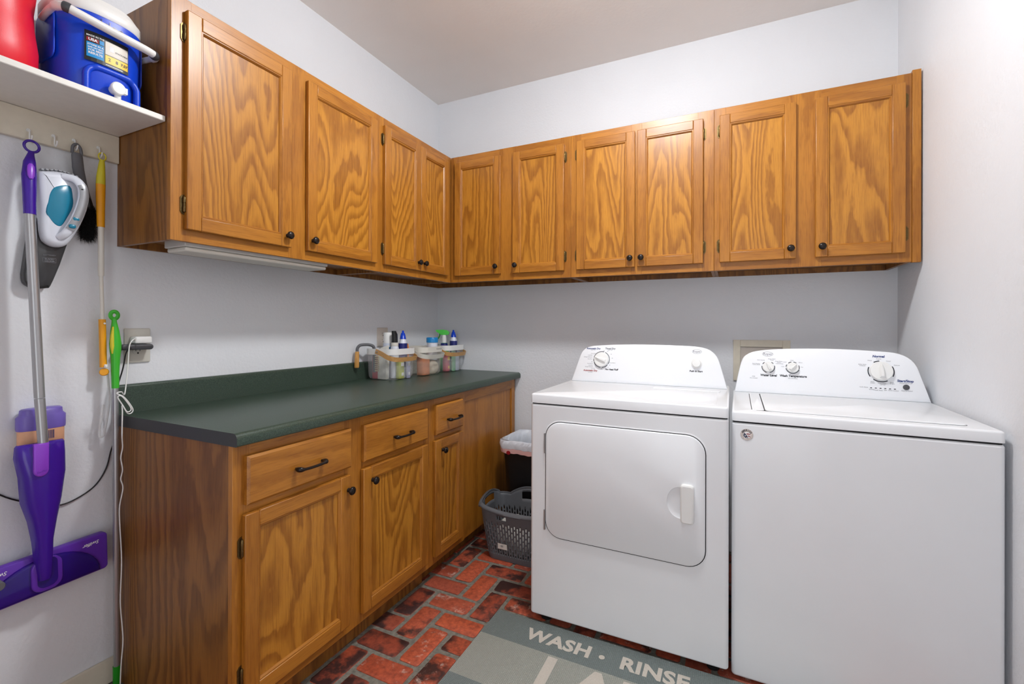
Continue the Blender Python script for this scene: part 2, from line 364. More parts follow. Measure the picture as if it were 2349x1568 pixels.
# ------------------------------------------------------------------ cabinets
RUN = {'L': (lambda p: Vector((p.y, p.x, p.z)), 'oak_y'), 'B': (lambda p: Vector((p.x, -p.y, p.z)), 'oak_x')}
def RB(run, loc):
    f = RUN[run][0]; L = Vector(loc); m = MB(); m.T = lambda p: f(p) - L; return m
def knob(par, run, loc, u, w, z):
    m = RB(run, loc); prof = [(0.008, 0), (0.0075, 0.004), (0.0055, 0.009), (0.006, 0.013), (0.0145, 0.0165), (0.0155, 0.0205), (0.0125, 0.0245), (0.0115, 0.0238), (0.008, 0.0262), (0.0, 0.027)]
    m.lathe(prof, M=Matrix(((1, 0, 0), (0, 0, 1), (0, 1, 0))), at=(u, w, z), seg=20); return m.build('knob', 'bronze', par, smooth=0.9)
def hinge(par, run, loc, u, w, z, side):
    m = RB(run, loc); s_ = side
    out = [(u - s_ * 0.001, -0.033), (u + s_ * 0.007, -0.030), (u + s_ * 0.012, -0.022), (u + s_ * 0.0125, 0.022), (u + s_ * 0.007, 0.030), (u - s_ * 0.001, 0.033)]
    L = [[m.v((a, w + h, z + b)) for a, b in out] for h in (0.0, 0.0028)]
    n_ = len(out)
    for i in range(n_): m.face([L[0][i], L[0][(i + 1) % n_], L[1][(i + 1) % n_], L[1][i]])
    m.face(L[0]); m.face(L[1])
    m.lathe([(0.0, -0.027), (0.0022, -0.026), (0.0045, -0.022), (0.0045, -0.0065), (0.0036, -0.006), (0.0036, 0.006), (0.0045, 0.0065), (0.0045, 0.022), (0.0022, 0.026), (0, 0.027)], at=(u + s_ * 0.002, w + 0.0075, z), seg=12)
    m.box(u - s_ * 0.003, u + s_ * 0.004, w + 0.0015, w + 0.0085, z - 0.02, z + 0.02)
    return m.build('hinge', 'antique_brass', par, smooth=0.7)
def door(par, run, loc, u0, u1, z0, z1, w, knob_at, hinge_side, hz, sw=0.0455):
    g = RUN[run][1]; m = RB(run, loc); th = 0.019
    m.box(u0, u0 + sw, w + 0.0005, w + th, z0, z1, 0); m.box(u1 - sw, u1, w + 0.0005, w + th, z0, z1, 0)
    m.box(u0 + sw, u1 - sw, w + 0.0005, w + th, z0, z0 + sw, 1); m.box(u0 + sw, u1 - sw, w + 0.0005, w + th, z1 - sw, z1, 1)
    d = m.build('door', ['oak_z', g], par, bevel=0.0028)
    # moulded bead that runs round the inside of the door frame
    m = RB(run, loc); a0, a1, b0, b1 = u0 + sw, u1 - sw, z0 + sw, z1 - sw
    prof = [(0.0, 0.0165), (0.0035, 0.0165), (0.0075, 0.012), (0.0085, 0.0095), (0.0085, 0.006)]
    R = [[m.v(q) for q in ((a0 + i, w + h, b0 + i), (a1 - i, w + h, b0 + i), (a1 - i, w + h, b1 - i), (a0 + i, w + h, b1 - i))] for i, h in prof]
    for A_, B_ in zip(R, R[1:]):
        for i in range(4): m.face([A_[i], A_[(i + 1) % 4], B_[(i + 1) % 4], B_[i]], 0 if i % 2 else 1)
    m.build('bead', ['oak_z', g], d, smooth=0, recalc=True)
    m = RB(run, loc); m.box(a0 - 0.002, a1 + 0.002, w + 0.001, w + 0.0085, b0 - 0.002, b1 + 0.002); m.build('panel', 'oak_panel', d, smooth=0)
    if knob_at: knob(d, run, loc, knob_at[0], w + th, knob_at[1])
    for z in hz: hinge(d, run, loc, u0 if hinge_side < 0 else u1, w, z, hinge_side)
    return d
def frame(par, run, loc, w0, w1, stiles, rails, z0, z1):
    m = RB(run, loc)
    for a, b in stiles: m.box(a, b, w0, w1, z0, z1, 0)
    for a, b, c, d in rails: m.box(a + 0.002, b - 0.002, w0 + 0.0005, w1 - 0.0004, c + 0.0003, d - 0.0003, 1)
    return m.build('face_frame', ['oak_z', RUN[run][1]], par, bevel=0.0012)
ZB, ZT, DW = 1.4916, 2.2785, 0.319
HZ = (1.610, 2.166)
def wall_cabinet(label, run, u0, u1, doors, stiles, cu0=None, end_panel=None, filler=None, cu1=None):
    loc = RUN[run][0](Vector(((u0 + u1) / 2, DW / 2, ZB)))
    t = thing('wall_cabinet', label, 'cabinet', loc, 0, 'oak wall cabinets')
    c0 = u0 if cu0 is None else cu0; c1 = u1 if cu1 is None else cu1; m = RB(run, loc); e = 0.0004
    m.box(c0 + e, c0 + 0.015, 0.001, DW - 0.0195, ZB, ZT); m.box(c1 - 0.015, c1 - e, 0.001, DW - 0.0195, ZB, ZT)
    m.box(c0 + 0.015, c1 - 0.015, 0.001, DW - 0.0195, ZT - 0.016, ZT); m.box(c0 + 0.015, c1 - 0.015, 0.013, DW - 0.0195, ZB + 0.026, ZB + 0.042)
    m.box(c0 + 0.015, c1 - 0.015, 0.001, 0.013, ZB, ZT - 0.016)
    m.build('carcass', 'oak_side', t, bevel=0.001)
    frame(t, run, loc, DW - 0.019, DW, stiles, [(u0, u1, ZT - 0.075, ZT), (u0, u1, ZB, ZB + 0.060)], ZB, ZT)
    if filler: m = RB(run, loc); m.box(filler[0], filler[1], DW - 0.019, DW + 0.003, ZB - 0.002, ZT + 0.010); m.build('filler_strip', 'oak_z', t, bevel=0.001)
    for d in doors: door(t, run, loc, *d)
    return t
zd0, zd1, zk = 1.5300, 2.2370, 1.5745
wall_cabinet('large oak wall cabinet whose dark side panel meets the white shelf', 'L', -1.93, -0.9425,
    [(-1.890, -1.4985, zd0, zd1, DW, (-1.5185, zk), -1, HZ), (-1.4200, -1.0050, zd0, zd1, DW, (-1.3965, zk), 1, HZ)],
    [(-1.93, -1.868), (-1.5, -1.418), (-1.02, -0.9428)])
wall_cabinet('oak wall cabinet with two narrow touching doors on the long wall beside the corner', 'L', -0.9425, -DW,
    [(-0.9500, -0.6525, zd0, zd1, DW, (-0.6755, zk), -1, HZ), (-0.6495, -0.3680, zd0, zd1, DW, (-0.6220, zk), 1, HZ)],
    [(-0.9422, -0.91), (-0.67, -0.63), (-0.39, -DW - 0.0004)], cu1=-0.322)
wall_cabinet('oak wall cabinet with two doors apart, on the back wall next to the corner', 'B', DW, 1.111,
    [(0.3570, 0.6775, zd0, zd1, DW, (0.6520, zk), -1, HZ), (0.7575, 1.0745, zd0, zd1, DW, (0.7800, zk), 1, HZ)],
    [(DW + 0.0004, 0.38), (0.66, 0.775), (1.05, 1.1107)], cu0=0.002)
wall_cabinet('oak wall cabinet with glare at its top rail and two touching doors above the dryer', 'B', 1.111, 1.8385,
    [(1.1470, 1.4620, zd0, zd1, DW, (1.4400, zk), -1, HZ), (1.4735, 1.7900, zd0, zd1, DW, (1.4960, zk), 1, HZ)],
    [(1.1113, 1.17), (1.44, 1.495), (1.765, 1.8382)])
wall_cabinet('oak wall cabinet against the right-hand wall, above the washer', 'B', 1.8385, 2.590,
    [(1.8630, 2.1775, zd0, zd1, DW, (2.1560, zk), -1, HZ), (2.2510, 2.5660, zd0, zd1, DW, (2.2750, zk), 1, HZ)],
    [(1.8388, 1.89), (2.15, 2.275), (2.54, 2.5900)], filler=(2.5905, 2.6195))

# base cabinets -----------------------------------------------------
BX, BZ, CT = 0.632, 0.077, 0.8752
def pull(par, run, loc, u, w, z):
    m = RB(run, loc); P = smooth_path([(u - 0.052, w, z), (u - 0.053, w + 0.017, z), (u - 0.04, w + 0.026, z - 0.001), (u, w + 0.026, z - 0.003), (u + 0.04, w + 0.026, z - 0.001), (u + 0.053, w + 0.017, z), (u + 0.052, w, z)], 6)
    n_ = len(P); rr = []
    for i in range(n_):
        q = abs(2 * i / (n_ - 1) - 1); rr.append(0.0046 + 0.0042 * max(0, 1 - ((q - 0.62) / 0.3) ** 2))
    m.tube(P, rr, 10, sx=1.0); return m.build('pull_handle', 'bronze', par, smooth=1.0)
def drawer(par, run, loc, u0, u1, z0, z1, hu, w):
    m = RB(run, loc); i = 0.008
    R = [[m.v(q) for q in ((u0 + d, w + h, z0 + d), (u1 - d, w + h, z0 + d), (u1 - d, w + h, z1 - d), (u0 + d, w + h, z1 - d))] for d, h in ((0.0, 0.0005), (0.0, 0.013), (0.003, 0.016), (0.007, 0.0195))]
    for A_, B_ in zip(R, R[1:]):
        for k in range(4): m.face([A_[k], A_[(k + 1) % 4], B_[(k + 1) % 4], B_[k]])
    m.face(R[0]); m.face(R[-1])
    d = m.build('drawer', RUN[run][1], par, smooth=0); pull(d, run, loc, hu, w + 0.0195, 0.758); return d
def base_cabinet(label, u0, u1, parts, stiles, rails, left_end=False):
    loc = Vector((BX / 2, (u0 + u1) / 2, 0)); t = thing('base_cabinet', label, 'cabinet', loc, 0, 'oak base cabinets')
    m = RB('L', loc); e = 0.0004
    m.box(u0 + e, u0 + 0.016, 0.0135, BX - 0.0195, 0 if left_end else BZ, CT); m.box(u1 - 0.016, u1 - e, 0.0135, BX - 0.0195, BZ, CT)
    m.box(u0 + 0.016, u1 - 0.016, 0.0135, BX - 0.0195, BZ, BZ + 0.016); m.box(u0 + 0.016, u1 - 0.016, 0.0135, 0.02, BZ + 0.016, CT)
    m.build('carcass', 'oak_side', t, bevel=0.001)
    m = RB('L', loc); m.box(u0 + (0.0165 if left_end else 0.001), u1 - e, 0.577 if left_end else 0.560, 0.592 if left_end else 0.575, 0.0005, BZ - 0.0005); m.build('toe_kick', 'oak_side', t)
    frame(t, 'L', loc, BX - 0.019, BX, stiles, rails, BZ, CT)
    return t, loc
t, loc = base_cabinet('oak base cabinet with two drawers over two doors, nearest the wall outlet', -1.93, -0.98, None,
    [(-1.93, -1.876), (-1.51, -1.412), (-1.025, -0.9803)], [(-1.93, -0.98, 0.815, CT), (-1.93, -0.98, 0.655, 0.715), (-1.93, -0.98, BZ, 0.145)], True)
drawer(t, 'L', loc, -1.8955, -1.4880, 0.6955, 0.8390, -1.681, BX); drawer(t, 'L', loc, -1.4220, -1.0110, 0.6955, 0.8370, -1.2015, BX)
door(t, 'L', loc, -1.9030, -1.4950, 0.1150, 0.6700, BX, (-1.5060, 0.617), -1, (0.574, 0.200)); door(t, 'L', loc, -1.4270, -1.0100, 0.1150, 0.6700, BX, (-1.3800, 0.617), 1, ())
t, loc = base_cabinet('oak base cabinet with one narrow drawer and door plus a blank panel towards the corner', -0.98, -0.0255, None,
    [(-0.9797, -0.935), (-0.705, -0.66), (-0.0730, -0.0260)], [(-0.98, -0.66, 0.655, 0.715), (-0.98, -0.0255, 0.815, CT), (-0.98, -0.66, BZ, 0.145)])
drawer(t, 'L', loc, -0.9425, -0.7000, 0.6955, 0.8390, -0.8020, BX)
door(t, 'L', loc, -0.9510, -0.6985, 0.1150, 0.6700, BX, (-0.8930, 0.617), 1, ())
m = RB('L', loc); m.box(-0.66, -0.073, BX - 0.016, BX - 0.007, BZ, 0.816); m.build('blank_panel', 'oak_z', t, smooth=0)

# countertop ---------------------------------------------------------
t = thing('countertop', 'long dark green laminate countertop on the oak base cabinets', 'countertop', (0.33, -0.97, 0.8756))
def profile_y(name, pts, y0, y1, mats, par, loc, cap_mi=0, bev=0):
    m = B(loc); L = [[m.v((x, y, z)) for x, z in pts] for y in (y0, y1)]; n_ = len(pts)
    for i in range(n_): m.face([L[0][i], L[0][(i + 1) % n_], L[1][(i + 1) % n_], L[1][i]])
    m.face(L[0], cap_mi); m.face(L[1], cap_mi); return m.build(name, mats, par, smooth=0.5)
nose = [(0.0215, 0.8756), (0.655, 0.8756)] + arc(0.6562, 0.8816, 0.006, 0.006, -PI / 2, 0, 3) + arc(0.6452, 0.897, 0.017, 0.017, 0, PI / 2, 6) + [(0.0215, 0.914)]
profile_y('worktop', nose, -1.937, -0.002, ['laminate_green', 'laminate_shaded_end'], t, (0.33, -0.97, 0.8756), 1)
bs = [(0.001, 0.8756), (0.021, 0.8756), (0.021, 0.914)] + [(0.0205, 0.921), (0.0195, 1.000)] + arc(0.0105, 1.0036, 0.009, 0.009, 0, PI / 2, 4) + [(0.001, 1.0126)]
profile_y('backsplash', bs, -1.937, -0.002, ['laminate_green', 'laminate_shaded_end'], t, (0.33, -0.97, 0.8756), 1)

# under-cabinet light
loc = (0.23, -1.57, 1.467); t = thing('under_cabinet_light', 'long white strip light under the large oak wall cabinet', 'light fixture', loc)
m = B(loc); m.box(0.17, 0.29, -1.870, -1.274, 1.482, 1.5170); m.build('housing', 'fixture_white', t, bevel=0.003)
m = B(loc); m.box(0.178, 0.286, -1.866, -1.278, 1.467, 1.4815); m.build('diffuser', 'offwhite_plastic', t, bevel=0.005)

# ------------------------------------------------------------------ dryer and washer
def appliance_body(mb, w, d, z0, z1, r=0.014, mi=0):
    mb.prism(rrect(0, w, 0, d, r, 4), z0, z1, 'z', mi)
def console_frame(x0, y0, z0, tilt): return Matrix.Translation((x0, y0, z0)) @ Matrix(((1, 0, 0), (0, math.sin(tilt), -math.cos(tilt)), (0, math.cos(tilt), math.sin(tilt)))).to_4x4()
def ring_arcs(mb, C, u, v, r0, r1, spans, n0=0.0006, mi=0):
    for a0, a1 in spans:
        k = max(3, int(abs(a1 - a0) / 8)); P = []
        for i in range(k + 1):
            a = math.radians(a0 + (a1 - a0) * i / k); P.append((mb.v(C @ Vector((u + r0 * math.cos(a), v + r0 * math.sin(a), n0))), mb.v(C @ Vector((u + r1 * math.cos(a), v + r1 * math.sin(a), n0)))))
        for A_, B_ in zip(P, P[1:]): mb.face([A_[0], A_[1], B_[1], B_[0]], mi)
def dial(par, C, u, v, r, ang, name='dial', h=0.016):
    m = MB(); m.T = lambda p: C @ p
    m.lathe([(r, 0.0005), (r * 0.99, h * 0.55), (r * 0.93, h * 0.8), (r * 0.86, h * 0.82), (0, h * 0.84)], at=(u, v, 0), seg=36)
    o = m.build(name, 'white_plastic', par, smooth=0.7)
    m = MB(); a = math.radians(ang); ca, sa = math.cos(a), math.sin(a); L = []
    for h_, k in ((h * 0.7, 1.0), (h * 1.25, 0.72), (h * 1.45, 0.42)):
        out = [(0.95, 0.0), (0.55, 0.16), (-0.1, 0.27), (-0.72, 0.27), (-0.72, -0.27), (-0.1, -0.27), (0.55, -0.16)]
        L.append([C @ Vector((u + (x * r * (0.6 + 0.4 * k)) * ca - y * r * k * sa, v + (x * r * (0.6 + 0.4 * k)) * sa + y * r * k * ca, h_)) for x, y in out])
    m.loft(L); m.build('pointer_grip', 'white_plastic', o, smooth=0.5, bevel=0.001)
    return o
def console(par, C, outline, depth=0.09):
    P = [(p.x, p.y) for p in smooth_path([(a, b, 0) for a, b in outline], 4)]
    m = MB(); m.T = lambda p: C @ p
    m.prism(P, -depth, 0.0, 'z', 0, inset=0.006); return m.build('control_console', 'enamel_panel', par, smooth=0.5)
def put(mb, C, txt, u, v, size, mi, offset=0.0, shear=0.12): mb.text(txt, C @ Matrix.Translation((u, v, 0.0006)), size, mi, offset=offset, shear=shear)
def logo_oval(mb, C, u, v, a, b, mi):
    k = 40; P = []
    for i in range(k):
        t_ = 2 * PI * i / k; P.append((mb.v(C @ Vector((u + a * math.cos(t_), v + b * math.sin(t_), 0.0006))), mb.v(C @ Vector((u + (a - 0.0009) * math.cos(t_), v + (b - 0.0009) * math.sin(t_), 0.0006)))))
    for i in range(k): mb.face([P[i][0], P[i][1], P[(i + 1) % k][1], P[(i + 1) % k][0]], mi)
PR = ['print_grey', 'print_blue', 'print_red', 'print_black']

dyaw = -0.0014; DZ = (1.1677, -1.018)
t = thing('dryer', 'white front-loading clothes dryer with a square door, beside the laundry basket', 'dryer', (DZ[0], DZ[1], 0), dyaw, 'laundry appliances')
Wd, Dd = 0.7398, 0.66
m = MB(); appliance_body(m, Wd, Dd, 0.039, 0.9000); m.build('cabinet_body', 'enamel', t, bevel=0.006, bseg=3, smooth=0.5)
m = MB(); m.prism(rrect(0.004, Wd - 0.004, 0.006, Dd - 0.01, 0.01, 3), 0.8995, 0.9060, 'z'); m.build('top_gap', 'dark_gap', t)
m = MB(); m.prism(rrect(0.0005, Wd - 0.0005, -0.001, Dd, 0.012, 4), 0.9055, 0.9429, 'z', inset=0.007); m.build('top_deck', 'enamel', t, smooth=0.9)
m = MB(); m.prism(rrect(0.04, Wd - 0.04, 0.035, 0.49, 0.02, 4), 0.9425, 0.9436, 'z', inset=0.001); m.build('deck_panel', 'enamel', t, smooth=0.5)
m = MB(); m.prism(rrect(0.43, 0.705, 0.375, 0.425, 0.008, 3), 0.9430, 0.9462, 'z', inset=0.002); m.build('lint_screen_lid', 'enamel', t, smooth=0.5)
for x in (0.05, Wd - 0.05):
    for y in (0.06, Dd - 0.06): MB().lathe([(0.022, 0.0), (0.022, 0.01), (0.012, 0.014), (0.012, 0.0395)], at=(x, y, 0), seg=14).build('foot', 'black_rubber', t)
dx0, dx1, dz0, dz1 = 0.0690, 0.6660, 0.3700, 0.8340
m = MB(); P = rrect(dx0 - 0.0075, dx1 + 0.0075, dz0 - 0.0075, dz1 + 0.0075, 0.070, 8); m.prism(P, -0.002, 0.0009, 'y', 0, inset=0.0008); m.build('door_surround', 'enamel', t, smooth=0.5)
m = MB(); P = rrect(dx0 - 0.003, dx1 + 0.003, dz0 - 0.003, dz1 + 0.003, 0.067, 8); m.prism(P, -0.001, 0.0012, 'y'); m.build('door_gap', 'dark_gap', t, smooth=0)
m = MB(); m.prism(rrect(dx0, dx1, dz0, dz1, 0.064, 8), 0.0, 0.0065, 'y', 0, inset=0.004); dd = m.build('door', 'enamel', t, smooth=0.9)
# finger scoop pressed into the door beside the grip
m = MB(); m.lathe([(0.0, -0.0049)] + [(math.cos(a_) ** 0.5, -0.0049 * math.sin(a_)) for a_ in [PI / 2 * (1 - i / 8) for i in range(1, 9)]] + [(1.0, 0.004)], axis='y', at=(0.5835, -0.0065, 0.5915), seg=40, sx=0.0455, sy=0.056, M=AX['y'])
cut = m.build('cut', 'enamel', t, smooth=1.2); bpy.context.view_layer.update(); bo = dd.modifiers.new('scoop', 'BOOLEAN'); bo.operation = 'DIFFERENCE'; bo.object = cut
dg = bpy.context.evaluated_depsgraph_get(); me = bpy.data.meshes.new_from_object(dd.evaluated_get(dg)); dd.modifiers.remove(bo); dd.data = me; bpy.data.objects.remove(cut); me.set_sharp_from_angle(angle=0.9)
m = MB(); m.prism(rrect(0.5850, 0.6300, 0.5240, 0.6620, 0.012, 4), 0.005, 0.024, 'y', 0, inset=0.006); m.build('door_handle', 'white_plastic', dd, smooth=0.4)
for z in (0.745, 0.435): MB().lathe([(0.0035, -0.04), (0.0035, 0.04)], at=(dx0 - 0.0035, -0.006, z), seg=10).build('hinge', 'steel', dd)
C = console_frame(0, 0.498, 0.943, 0.2)
console(t, C, [(0.0125, 0.0), (0.0403, 0.0958), (0.0599, 0.1503), (0.0927, 0.1759), (0.1596, 0.1863), (0.3104, 0.1939), (0.4926, 0.1934), (0.6256, 0.1861), (0.6807, 0.1554), (0.7043, 0.1009), (0.7311, 0.0)])
dial(t, C, 0.1627, 0.1131, 0.0365, 162)
m = MB(); m.T = lambda p: C @ p; m.lathe([(0.0235, 0.0005), (0.0235, 0.002), (0.019, 0.0025), (0.019, 0.011), (0.0165, 0.014), (0, 0.016)], at=(0.6033, 0.1101, 0), seg=28); m.build('start_button', 'white_plastic', t, smooth=0.7)
m = MB(); mb2 = MB(); mb3 = MB()
ring_arcs(m, C, 0.1627, 0.1131, 0.0385, 0.0412, [(75, 168), (-32, 65), (-85, -40), (-160, -95), (176, 195)], mi=3)
for x, y, s_, mi, tx in ((0.1187, 0.1677, 0.0115, 1, 'Automatic Dry'), (0.2039, 0.1692, 0.0115, 0, 'Timed Dry'), (0.1084, 0.056, 0.0115, 2, 'Automatic Dry'), (0.2147, 0.0651, 0.0115, 3, 'No Heat Fluff'), (0.6015, 0.0742, 0.0105, 3, 'Push to Start')): put(mb2 if x > 0.5 else m, C, tx, x, y, s_, mi, 0.0004)
for x, y, tx in ((0.1175, 0.1605, 'High Heat'), (0.2030, 0.1620, 'High Heat'), (0.1084, 0.048, 'Low Heat'), (0.1215, 0.1422, 'Cool Down'), (0.1036, 0.133, 'Less Dry'), (0.0925, 0.124, 'Energy Preferred'), (0.1020, 0.1144, 'Very Dry'), (0.1050, 0.0909, 'Cool Down'), (0.1085, 0.0823, 'Less Dry'), (0.1000, 0.0748, 'Energy Preferred'), (0.1215, 0.067, 'Very Dry'), (0.2186, 0.0982, 'Cool Down'), (0.1719, 0.1561, 'Off'), (0.1915, 0.1547, '60'), (0.2095, 0.141, '40'), (0.2157, 0.1212, '20'), (0.2042, 0.0863, '30'), (0.1969, 0.0754, '20'), (0.1856, 0.0682, '10'), (0.1646, 0.0667, 'Off'), (0.1139, 0.0988, 'Off')): put(m, C, tx, x, y, 0.0058, 0)
logo_oval(mb3, C, 0.6042, 0.165, 0.0205, 0.0098, 0); put(mb3, C, 'Roper', 0.6042, 0.165, 0.0135, 0, 0.0, 0.0)
m.build('dial_lettering', PR, t, smooth=0, recalc=False); mb2.build('button_lettering', PR, t, smooth=0, recalc=False); mb3.build('oval_logo', PR, t, smooth=0, recalc=False)

wyaw = -0.012; WP = (1.9162, -0.9905)
t = thing('washer', 'white top-loading washing machine with three dials and a round flag sticker', 'washer', (WP[0], WP[1], 0), wyaw, 'laundry appliances')
Ww, Dw = 0.6945, 0.61
m = MB(); appliance_body(m, Ww, Dw, 0.012, 0.8885); m.build('cabinet_body', 'enamel', t, bevel=0.007, bseg=3, smooth=0.5)
m = MB(); m.prism(rrect(0.004, Ww - 0.004, 0.006, Dw - 0.01, 0.01, 3), 0.888, 0.8950, 'z'); m.build('top_gap', 'dark_gap', t)
m = MB(); m.prism(rrect(0.0005, Ww - 0.0005, -0.001, Dw, 0.012, 4), 0.8945, 0.928, 'z', inset=0.007); m.build('top_deck', 'enamel', t, smooth=0.9)
m = MB(); m.prism(rrect(0.062, Ww - 0.062, 0.045, 0.50, 0.02, 4), 0.9270, 0.9285, 'z'); m.build('lid_gap', 'dark_gap', t, smooth=0)
m = MB(); m.prism(rrect(0.064, 0.1015, 0.046, 0.499, 0.012, 4), 0.927, 0.9310, 'z', inset=0.002); m.build('deck_strip', 'enamel', t, smooth=0.6)
m = MB(); m.prism(rrect(0.1045, Ww - 0.064, 0.046, 0.499, 0.018, 4), 0.927, 0.9320, 'z', inset=0.003); m.build('lid', 'enamel', t, smooth=0.6)
for x in (0.05, Ww - 0.05):
    for y in (0.06, Dw - 0.06): MB().lathe([(0.022, 0.0), (0.022, 0.006), (0.012, 0.008), (0.012, 0.0125)], at=(x, y, 0), seg=14).build('foot', 'black_rubber', t)
C = console_frame(0, 0.5385, 0.928, 0.2)
console(t, C, [(0.0060, 0.0), (0.0323, 0.1336), (0.0587, 0.1725), (0.1076, 0.1899), (0.209, 0.2004), (0.3683, 0.2044), (0.5165, 0.1991), (0.6001, 0.189), (0.6459, 0.1538), (0.6664, 0.0894), (0.6895, 0.0)])
dial(t, C, 0.140, 0.1161, 0.0225, 118); dial(t, C, 0.2323, 0.1169, 0.0225, 45); dial(t, C, 0.5379, 0.1152, 0.0385, 92, h=0.018)
m = MB(); m.T = lambda p: C @ p; m.lathe([(0.0105, 0.0005), (0.0105, 0.003), (0.009, 0.004), (0, 0.0042)], at=(0.6147, 0.0555, 0), seg=24); m.build('start_button', 'charcoal_plastic', t, smooth=0.7)
m = MB(); mA = MB(); mB_ = MB(); mL = MB()
for u, v in ((0.503, 0.0482), (0.5184, 0.0481), (0.5336, 0.048), (0.5488, 0.0479), (0.5638, 0.0477), (0.5791, 0.0476)): m.text('-', C @ Matrix.Translation((u, v, 0.0006)), 0.02, 3, offset=0.0006)
ring_arcs(mA, C, 0.140, 0.1161, 0.0235, 0.0262, [(125, 150), (172, 255), (-78, 15), (38, 60)], mi=3); ring_arcs(mB_, C, 0.2323, 0.1169, 0.0235, 0.0262, [(100, 130), (55, 82), (150, 172), (-10, 25), (188, 342)], mi=3)
ring_arcs(m, C, 0.5379, 0.1152, 0.0405, 0.0440, [(95, 122), (158, 212), (-128, -62), (-28, 30)], mi=3)
for x, y, s_, mi, tx in ((0.1404, 0.079, 0.0125, 3, 'Water Level'), (0.2332, 0.08, 0.0125, 3, 'Wash Temperature'), (0.5322, 0.1757, 0.0125, 1, 'Normal'), (0.6132, 0.0796, 0.0125, 1, 'Start/Stop')): put(mA if x < 0.19 else mB_ if x < 0.4 else m, C, tx, x, y, s_, mi, 0.0005)
for x, y, tx in ((0.233, 0.0697, 'All Cold Rinses'), (0.0823, 0.0715, 'PWR'), (0.0823, 0.0643, 'Not Included'), (0.1113, 0.1464, 'Auto Sensing'), (0.0919, 0.1297, 'Auto Sensing'), (0.0919, 0.1247, '+ Extra Rinse'), (0.1539, 0.1523, 'Deep Water'), (0.1545, 0.1469, 'Wash'), (0.1807, 0.1425, 'Deep Water'), (0.1807, 0.1375, 'Wash'), (0.1821, 0.1323, '+ Extra Rinse'), (0.2034, 0.1401, 'Cool'), (0.23, 0.1485, 'Cold'), (0.2615, 0.1399, 'Warm'), (0.2666, 0.1205, 'Hot'), (0.1954, 0.1201, 'Cold'), (0.5329, 0.1654, 'Regular'), (0.5026, 0.1586, 'Heavy'), (0.4778, 0.1414, 'Bulky Items'), (0.4782, 0.136, '& Sheets'), (0.5632, 0.1577, 'Casual'), (0.5894, 0.1417, 'Delicate'), (0.5088, 0.0724, 'Drain'), (0.5091, 0.067, '& Spin'), (0.5391, 0.0666, 'Deep Clean'), (0.54, 0.061, 'with oxi'), (0.5706, 0.0718, 'Rinse'), (0.5714, 0.0665, '& Spin'), (0.6139, 0.0710, 'Pause/Unlock Lid'), (0.6161, 0.0410, 'Hold to Cancel'), (0.4790, 0.0485, 'Cycle Status'), (0.5042, 0.0405, 'Sensing'), (0.5192, 0.0382, 'Wash'), (0.5342, 0.0381, 'Rinse'), (0.5492, 0.0400, 'Spin'), (0.5645, 0.0400, 'Done'), (0.5818, 0.0393, 'Locked')): put(mA if x < 0.19 else mB_ if x < 0.4 else m, C, tx, x, y, 0.0056, 0)
logo_oval(mL, C, 0.1379, 0.174, 0.0212, 0.0100, 0); put(mL, C, 'Roper', 0.1379, 0.174, 0.0145, 0)
m.build('cycle_lettering', PR, t, smooth=0, recalc=False); mA.build('water_level_lettering', PR, t, smooth=0, recalc=False); mB_.build('temperature_lettering', PR, t, smooth=0, recalc=False); mL.build('oval_logo', PR, t, smooth=0, recalc=False)
# round sticker on the washer front
R_ = 0.0195; sx_, sz_ = 0.0465, 0.8500
Ms = Matrix.Rotation(wyaw, 4, 'Z'); base = Vector((WP[0], WP[1], 0))
CS = Matrix.Translation(base) @ Ms @ Matrix.Translation((sx_, -0.0003, sz_)) @ Matrix(((1, 0, 0), (0, 0, -1), (0, 1, 0))).to_4x4()
t = thing('sticker', 'round silver sticker with a waving flag on the washer front', 'sticker', CS.translation)
off = CS.translation.copy()
def SM(): m_ = MB(); m_.T = lambda p: CS @ p - off; return m_
m = SM(); m.lathe([(R_, 0.0), (R_, 0.0006), (R_ * 0.97, 0.0009), (0, 0.0009)], seg=40); m.build('disc', 'sticker_silver', t, smooth=0.3)
m = SM()
def blob(mb, pts, h, mi): mb.face([mb.v((x * R_, y * R_, h)) for x, y in pts], mi)
blob(m, arc(0.02, -0.08, 0.58, 0.56, 0, 2 * PI, 28)[:-1], 0.0010, 2)
blob(m, [(-0.42, 0.36), (-0.2, 0.14), (0.06, -0.2), (0.26, -0.56), (0.1, -0.62), (-0.18, -0.58), (-0.44, -0.36), (-0.56, -0.06)], 0.00115, 1)
for y0_, x0_ in ((0.18, -0.1), (-0.18, 0.12)):
    blob(m, [(x0_, y0_), (0.2, y0_ + 0.06), (0.42, y0_ + 0.01), (0.56, y0_ - 0.05), (0.54, y0_ - 0.19), (0.36, y0_ - 0.12), (x0_ + 0.14, y0_ - 0.14)], 0.0012, 0)
for cx_, cy_, k in ((-0.24, -0.2, 0.15), (0.04, -0.5, 0.12), (-0.46, 0.08, 0.1)):
    blob(m, [(cx_ + (k if i % 2 == 0 else k * 0.42) * math.sin(i * PI / 5), cy_ + (k if i % 2 == 0 else k * 0.42) * math.cos(i * PI / 5)) for i in range(10)], 0.0013, 2)
for i, ch in enumerate('AMERICA'):
    a = math.radians(150 - i * 20); m.text(ch, Matrix.Translation((R_ * 0.76 * math.cos(a), R_ * 0.76 * math.sin(a), 0.0012)) @ Matrix.Rotation(a - PI / 2, 4, 'Z'), 0.0085, 3, offset=0.0003)
m.build('flag_print', ['flag_red', 'flag_blue', 'print_white', 'print_black'], t, smooth=0, recalc=False)

